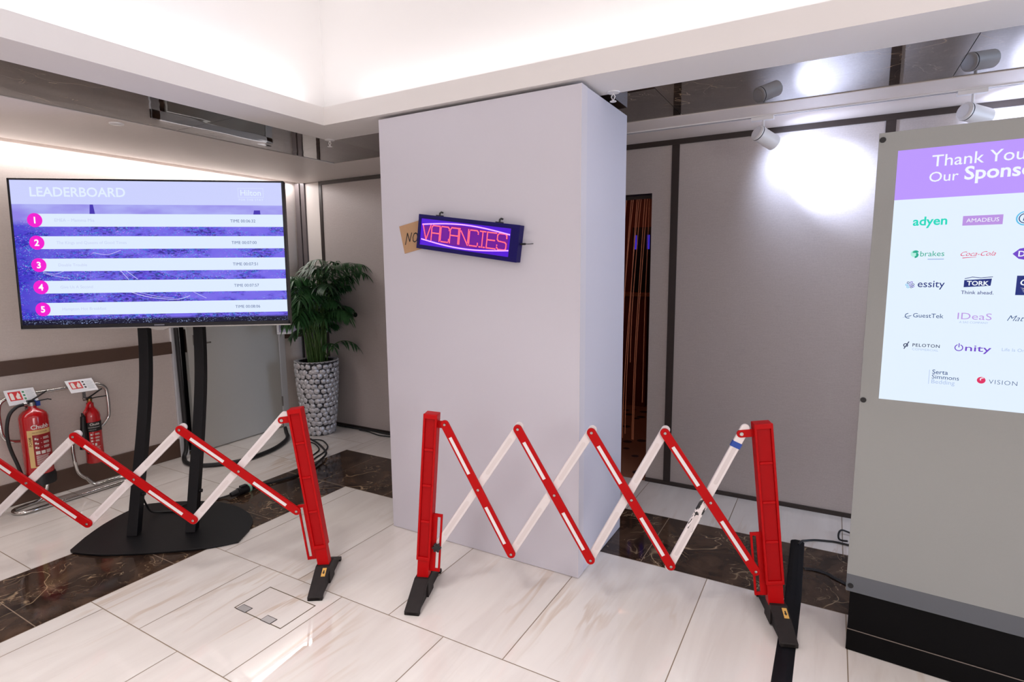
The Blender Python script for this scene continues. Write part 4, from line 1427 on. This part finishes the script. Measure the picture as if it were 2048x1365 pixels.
def poly(bm_, pts, mi=0, dz=0.0):
    bm_.add([(p[0], p[1], dz) for p in pts], [tuple(range(len(pts)))], mi, KX)


UP = Matrix.Translation((0, -0.0004, 0)) @ KX
b, done = logo([C_teal]); b.text('adyen', 0.110, 1.741, KX, 0, width=0.100, bold=0.022); done()
b, done = logo([C_lil, C_w]); rect(b, 0.253, 1.734, 0.361, 1.767); b.text('AMADEUS', 0.307, 1.7445, UP, 1, width=0.088, align='C'); done()
b, done = logo([C_sky, C_blue]); ring(b, 0.418, 1.751, 0.020, 0.024, R(60), R(300)); ring(b, 0.418, 1.751, 0.014, 0.017, R(70), R(270), 1); b.text('L', 0.412, 1.743, UP, 1, height=0.017, shear=0.2); done()
b, done = logo([C_grn, C_mint, C_pale]); b.text('brakes', 0.140, 1.629, KX, 0, width=0.070); ring(b, 0.124, 1.639, 0.0, 0.013, R(100), R(340), 1); ring(b, 0.126, 1.641, 0.0, 0.010, R(20), R(170), 0, X=UP); ring(b, 0.124, 1.634, 0.004, 0.011, R(-90), R(60), 0, X=UP); rect(b, 0.163, 1.616, 0.210, 1.620, 2); done()
b, done = logo([C_red]); b.text('Coca-Cola', 0.256, 1.628, KX, 0, width=0.096, shear=0.5, bold=-0.004); poly(b, [(0.262, 1.620), (0.30, 1.6235), (0.30, 1.6245), (0.262, 1.6225)]); done()
b, done = logo([C_pur, C_w])
poly(b, [(0.395, 1.633), (0.412, 1.650), (0.44, 1.656), (0.468, 1.650), (0.485, 1.633), (0.468, 1.616), (0.44, 1.610), (0.412, 1.616)]); b.text('D', 0.410, 1.624, UP, 1, height=0.018, bold=0.02); done()
b, done = logo([C_navy, C_pur, C_sky]); b.text('essity', 0.140, 1.517, KX, 0, width=0.079, bold=0.004)
for i, (dx, dz_) in enumerate(((-.006, .008), (.004, .009), (-.010, 0), (.009, .001), (0, 0), (-.006, -.008), (.004, -.008), (.009, -.006))):
    ring(b, 0.117 + dx, 1.525 + dz_, 0.0025, 0.0042, 0, 2 * PI, i % 3, 10)
done()
b, done = logo([C_navy, C_w]); poly(b, [(0.273, 1.518), (0.346, 1.524), (0.348, 1.549), (0.273, 1.543)]); b.text('TORK', 0.311, 1.525, UP, 1, width=0.060, bold=0.025, align='C')
Pn = [(0.274, 1.548), (0.295, 1.554), (0.318, 1.551), (0.350, 1.555)]
for p, q in zip(Pn, Pn[1:]):
    poly(b, [(p[0], p[1] - .001), (q[0], q[1] - .001), (q[0], q[1] + .0012), (p[0], p[1] + .0012)])
b.text('Think ahead.', 0.267, 1.494, KX, 0, width=0.089, bold=0.004); done()
b, done = logo([C_navy, C_w]); rect(b, 0.413, 1.493, 0.480, 1.559); b.text('G', 0.423, 1.527, UP, 1, height=0.019, bold=0.02, shear=0.15)
for q in range(3):
    poly(b, [(0.424 + .003 * q, 1.519 - .006 * q), (0.44, 1.511 - .006 * q), (0.462, 1.515 - .006 * q), (0.44, 1.514 - .006 * q)], 1, 0.0004)
done()
b, done = logo([C_blue]); b.text('GuestTek', 0.134, 1.405, KX, 0, width=0.090, bold=0.002); ring(b, 0.119, 1.410, 0.0075, 0.010, R(90), R(300)); poly(b, [(0.101, 1.402), (0.126, 1.409), (0.131, 1.413), (0.124, 1.411)]); done()
b, done = logo([C_lil, C_pale]); b.text('IDeaS', 0.264, 1.404, KX, 0, width=0.094, height=0.023, bold=-0.006); b.text('A SAS COMPANY', 0.270, 1.390, KX, 1, width=0.080); done()
b, done = logo([C_blue]); b.text('Mattl', 0.399, 1.404, KX, 0, height=0.019, shear=0.45, bold=-0.008); done()
b, done = logo([C_dark, C_pale]); b.text('PELOTON', 0.140, 1.296, KX, 0, width=0.081, bold=0.01, spacing=1.15); b.text('COMMERCIAL', 0.140, 1.282, KX, 1, width=0.078, spacing=1.1)
ring(b, 0.119, 1.299, 0.0045, 0.0075, R(-60), R(250)); poly(b, [(0.113, 1.2855), (0.116, 1.285), (0.130, 1.313), (0.127, 1.314)]); done()
b, done = logo([C_pur]); ring(b, 0.276, 1.301, 0.0095, 0.0125, R(112), R(428)); rect(b, 0.2747, 1.302, 0.2775, 1.317); b.text('nity', 0.294, 1.291, KX, 0, width=0.072, height=0.022, bold=0.006); done()
b, done = logo([C_pale]); b.text('Life Is On', 0.394, 1.298, KX, 0, width=0.060); done()
b, done = logo([C_blue, C_pale]); b.text('Serta', 0.206, 1.199, KX, 0, width=0.046, bold=0.006); b.text('Simmons', 0.206, 1.181, KX, 0, width=0.079); b.text('Bedding', 0.206, 1.163, KX, 1, width=0.068); rect(b, 0.197, 1.160, 0.1985, 1.213, 1); done()
b, done = logo([C_red, C_blue, C_w]); ring(b, 0.347, 1.189, 0.0, 0.012, 0, 2 * PI, 0, 24); ring(b, 0.350, 1.192, 0.004, 0.007, R(60), R(220), 2, X=UP); b.text('VISION', 0.368, 1.179, KX, 1, width=0.076, bold=-0.012, spacing=1.15); done()

# ------------------------------------------------------------------ lighting track, spotlights, ceiling fittings
t = thing('lighting_track', 'slim white lighting track set along the back ceiling strip', 'lighting track', (-0.2, 3.662, ZC))
b = MB(); b.span((-2.2, -0.020, -0.006), (2.4, 0.020, 0.0)); b.build('rail', M_whiteplas, t)
b = MB(); b.span((-2.18, -0.008, -0.0066), (2.38, -0.005, -0.006)); b.span((-2.18, 0.005, -0.0066), (2.38, 0.008, -0.006)); b.build('groove', mat('track_groove', lin(110, 112, 124), 0.4), t)


def spotlight(label, x, aim, power):
    t = thing('track_spotlight', label, 'spotlight', (x, 3.662, ZC), 0, 'white spotlights on the ceiling track')
    b = MB(); b.span((-0.065, -0.018, -0.026), (0.055, 0.018, -0.006)); b.build('adapter', M_whiteplas, t, bevel=0.002)
    b = MB(); b.tube([(0.0, 0, -0.026), (0.0, 0, -0.078)], 0.007, 10); b.build('stem', M_whiteplas, t)
    d = Vector(aim).normalized()
    c = Vector((0.012, 0.0, -0.122))
    X = Matrix.Translation(c) @ d.to_track_quat('Z', 'Y').to_matrix().to_4x4()
    b = MB(); b.lathe([(0.0, -0.068), (0.036, -0.068), (0.0435, -0.062), (0.0435, 0.072), (0.041, 0.075), (0.037, 0.074), (0.036, 0.050), (0.0, 0.050)], 36, X); hd_ = b.build('lamp_head', M_whiteplas, t)
    b = MB(); b.lathe([(0.0435, -0.055), (0.0442, -0.055), (0.0442, -0.050), (0.0435, -0.050)], 36, X); b.build('dark_ring', M_black, hd_)  # black ring round the rear of the lamp head
    b = MB(); b.lathe([(0.0, -0.0682), (0.030, -0.0682), (0.031, -0.070), (0.0, -0.0702)], 30, X); b.build('rear_cap', M_card, hd_)
    b = MB(); b.lathe([(0.0, 0.0505), (0.0355, 0.0505)], 24, X); b.build('lens', emit('spot_lens', (0.9, 0.93, 1, 1), 3.0), hd_)
    for size, energy in ((62, power), (150, power * 0.22)):      # narrow beam and the wide spill round it
        L = bpy.data.lights.new('spot_beam', 'SPOT')
        L.energy = energy; L.color = (0.60, 0.71, 1.0); L.spot_size = R(size); L.spot_blend = 1.0; L.shadow_soft_size = 0.03
        lo = bpy.data.objects.new('spot_beam', L); COL.objects.link(lo)
        lo.parent = t
        lo.location = c + d * 0.080
        lo.rotation_euler = d.to_track_quat('-Z', 'Y').to_euler()


spotlight('white track spotlight left of the totem, turned to the wall', -0.402, (0.31, 0.35, -0.19), 95)
spotlight('white track spotlight above the totem', 0.552, (0.42, 0.35, -0.10), 105)


def sprinkler(label, x, y):
    t = thing('sprinkler', label, 'sprinkler', (x, y, ZC), 0, 'ceiling sprinklers')
    b = MB(); b.lathe([(0.032, 0.0), (0.031, -0.004), (0.012, -0.007), (0.0, -0.007)], 24); b.build('rose', M_whiteplas, t)
    b = MB(); b.tube([(0, 0, -0.006), (-0.010, 0, -0.022), (0, 0, -0.042)], 0.0028, 6); b.tube([(0, 0, -0.006), (0.010, 0, -0.022), (0, 0, -0.042)], 0.0028, 6); b.build('frame', M_whiteplas, t)
    b = MB(); b.lathe([(0.0, -0.046), (0.016, -0.046), (0.016, -0.043), (0.0, -0.042)], 16); b.build('deflector', M_whiteplas, t)


sprinkler('small white sprinkler beside the top of the white column', -1.000, 2.785)
sprinkler('small white sprinkler under the ceiling corner above the palm', -2.985, 2.785)
t = thing('ceiling_sensor', 'small flat round disc on the left ceiling strip', 'sensor', (-3.71, 1.832, ZC))
b = MB(); b.lathe([(0.038, 0.0), (0.037, -0.005), (0.030, -0.008), (0.0, -0.008)], 28); b.build('disc', M_whiteplas, t)

# ------------------------------------------------------------------ floor box, cables, ramp
t = thing('floor_box', 'flush floor box lid with two steel latches near the barrier foot', 'floor box', ((HX0 + HX1) / 2, (HY0 + HY1) / 2, 0))
hw, hd2 = (HX1 - HX0) / 2, (HY1 - HY0) / 2
b = MB(); e_ = 0.004
for a, c in (((-hw, -hd2), (hw, -hd2 + e_)), ((-hw, hd2 - e_), (hw, hd2)), ((-hw, -hd2), (-hw + e_, hd2)), ((hw - e_, -hd2), (hw, hd2))):
    b.span((a[0], a[1], 0.0001), (c[0], c[1], 0.0012))
b.build('frame', mat('brass_edge', lin(104, 90, 66), 0.4, metal=0.4), t)
for x_ in (-0.115, 0.062):
    b = MB(); b.span((x_ - 0.034, -hd2 - 0.002, 0.0002), (x_ + 0.034, -hd2 + 0.040, 0.0014)); lt = b.build('latch', mat('latch_edge', lin(70, 62, 58), 0.4), t)
    b = MB(); b.span((x_ - 0.030, -hd2 + 0.001, 0.0013), (x_ + 0.030, -hd2 + 0.036, 0.0022)); b.build('latch_plate', mat('brushed_latch', lin(176, 172, 170), 0.3, metal=0.5), lt)

t = thing('cable_ramp', 'black rubber cable cover running along the floor under the barrier foot', 'cable cover', (-0.086, 2.2, 0))
b = MB()
prof = [(-0.036, 0.0005), (0.036, 0.0005), (0.030, 0.006), (0.012, 0.012), (-0.012, 0.012), (-0.030, 0.006)]
stations = [(-1.9, 0.0), (-0.6, 0.0), (0.0, 0.002), (0.2, 0.003), (0.68, 0.006), (0.85, 0.003), (1.0, 0.0), (1.3, -0.006)]
vs, fs = [], []
for yy, xo in stations:
    vs += [(p[0] + xo, yy, p[1] * (0.5 if 0.1 < yy < 0.7 else 1.0)) for p in prof]
n = len(prof)
for i in range(len(stations) - 1):
    for q in range(n):
        fs.append((i * n + q, i * n + (q + 1) % n, (i + 1) * n + (q + 1) % n, (i + 1) * n + q))
fs += [tuple(range(n))[::-1], tuple((len(stations) - 1) * n + q for q in range(n))]
b.add(vs, fs)
b.build('cover', mat('ramp_rubber', lin(14, 14, 18), 0.6, spec=0.2, var=0.15, vscale=60), t)


def cable(name, label, pts, r, cat='cable', group=None):
    b = MB(); b.tube(smooth_path(pts, 5), r, 8)
    return tag(b.build(name, M_cable, None), label, cat, group)


cable('power_cable', 'thick black cable dropping along the door frame and looping over the floor to the pot',
      [(-4.778, 2.668, 1.12), (-4.776, 2.670, 0.7), (-4.772, 2.672, 0.25), (-4.762, 2.660, 0.08), (-4.70, 2.60, 0.0185), (-4.55, 2.54, 0.0185), (-4.41, 2.556, 0.0185), (-4.289, 2.656, 0.0185), (-4.215, 2.781, 0.0185),
       (-4.202, 2.941, 0.0185), (-4.243, 3.147, 0.0185), (-4.34, 3.33, 0.0185), (-4.44, 3.44, 0.0185), (-4.56, 3.52, 0.0185), (-4.70, 3.62, 0.0185)], 0.0180)
GB = 'thin black cables looped on the floor by the pot'
cable('thin_cable', 'outer thin black cable loop on the floor in front of the pot', [(-4.19, 3.50, .007), (-4.10, 3.535, .007), (-4.0, 3.50, .007), (-3.88, 3.42, .007), (-3.797, 3.303, .007), (-3.75, 3.18, .007), (-3.668, 3.015, .007)], 0.006, group=GB)
cable('thin_cable', 'inner thin black cable loop on the floor in front of the pot', [(-4.17, 3.44, .007), (-4.06, 3.43, .007), (-3.90, 3.34, .007), (-3.84, 3.25, .007), (-3.80, 3.15, .007), (-3.73, 3.0, .007)], 0.006, group=GB)
cable('extension_cable', 'black extension cable lying along the dark marble strip to a black plug connector',
      [(-4.15, 3.46, .03), (-3.98, 3.40, .030), (-3.80, 3.31, .028), (-3.69, 3.23, .026), (-3.61, 3.08, .022), (-3.545, 2.92, .011), (-3.545, 2.78, .011), (-3.575, 2.67, .011), (-3.60, 2.56, .012), (-3.605, 2.50, .02)], 0.009)
t = thing('plug_connector', 'black inline plug connector with a green band on the floor', 'plug', (-3.60, 2.39, 0))
b = MB(); b.tube([(-0.005, 0.13, 0.024), (0.0, 0.06, 0.026), (0.0, 0.03, 0.026)], [0.017, 0.022, 0.026], 14); b.tube([(0, 0.03, 0.028), (-0.002, -0.045, 0.028)], 0.0275, 16); b.tube([(-0.002, -0.045, 0.028), (-0.004, -0.10, 0.025)], [0.024, 0.016], 14); b.box((0.0, 0.0, 0.058), (0.03, 0.05, 0.014)); b.build('housing', M_black, t, bevel=0.002)
b = MB(); b.tube([(0, 0.052, 0.0262), (0, 0.036, 0.0262)], 0.0272, 16); b.build('green_band', mat('pale_green', lin(150, 205, 180), 0.5), t)
cable('signal_cable', 'thin black cable from the plug connector to the television stand', [(-3.606, 2.292, .024), (-3.652, 2.27, .010), (-3.675, 2.19, .0062), (-3.71, 2.12, .0062), (-3.74, 2.06, .020), (-3.72, 2.00, .021), (-3.68, 1.96, .020)], 0.0055)
cable('signal_cable', 'thin black cable drooping from the left leg across the stand base', [(-3.70, 1.75, .27), (-3.735, 1.775, .22), (-3.765, 1.82, .10), (-3.79, 1.86, .035), (-3.76, 1.91, .0195), (-3.70, 1.95, .0195), (-3.62, 1.95, .0195)], 0.006)
cable('wall_cable', 'black cable lying along the foot of the back wall behind the palm', [(-4.60, 3.978, .011), (-4.447, 3.985, .011), (-4.261, 3.965, .011), (-4.044, 3.975, .011), (-3.861, 3.985, .011), (-3.60, 3.975, .011), (-2.6, 3.985, .011)], 0.010)
cable('wall_cable', 'thin black cable curving out from the back wall foot by the column', [(-4.02, 3.955, .0065), (-3.90, 3.952, .0065), (-3.801, 3.927, .0065), (-3.699, 3.910, .0065), (-3.55, 3.93, .0065), (-3.3, 3.94, .0065)], 0.006)
cable('totem_cable', 'thin black cable from the cable cover end to behind the totem', [(-0.085, 3.44, .012), (-0.07, 3.49, .014), (-0.05, 3.526, .0065), (-0.004, 3.558, .0065), (0.059, 3.579, .0065), (0.122, 3.587, .0065), (0.30, 3.56, .0065)], 0.006)
cable('totem_cable', 'small black cable loop standing up beside the totem', [(0.22, 3.72, .0065), (0.16, 3.735, .02), (0.128, 3.715, .03), (0.115, 3.668, .022), (0.121, 3.62, .012), (0.16, 3.60, .0205)], 0.0055)
b = MB(); b.tube(smooth_path([(-0.045, 3.185, .004), (0.005, 3.197, .004), (0.063, 3.184, .004), (0.108, 3.149, .004), (0.20, 3.09, .004)], 5), 0.014, 8, flat=0.25)
tag(b.build('flat_cable', M_cable, None), 'flat black cable crossing the dark marble from the cover to the totem', 'cable')
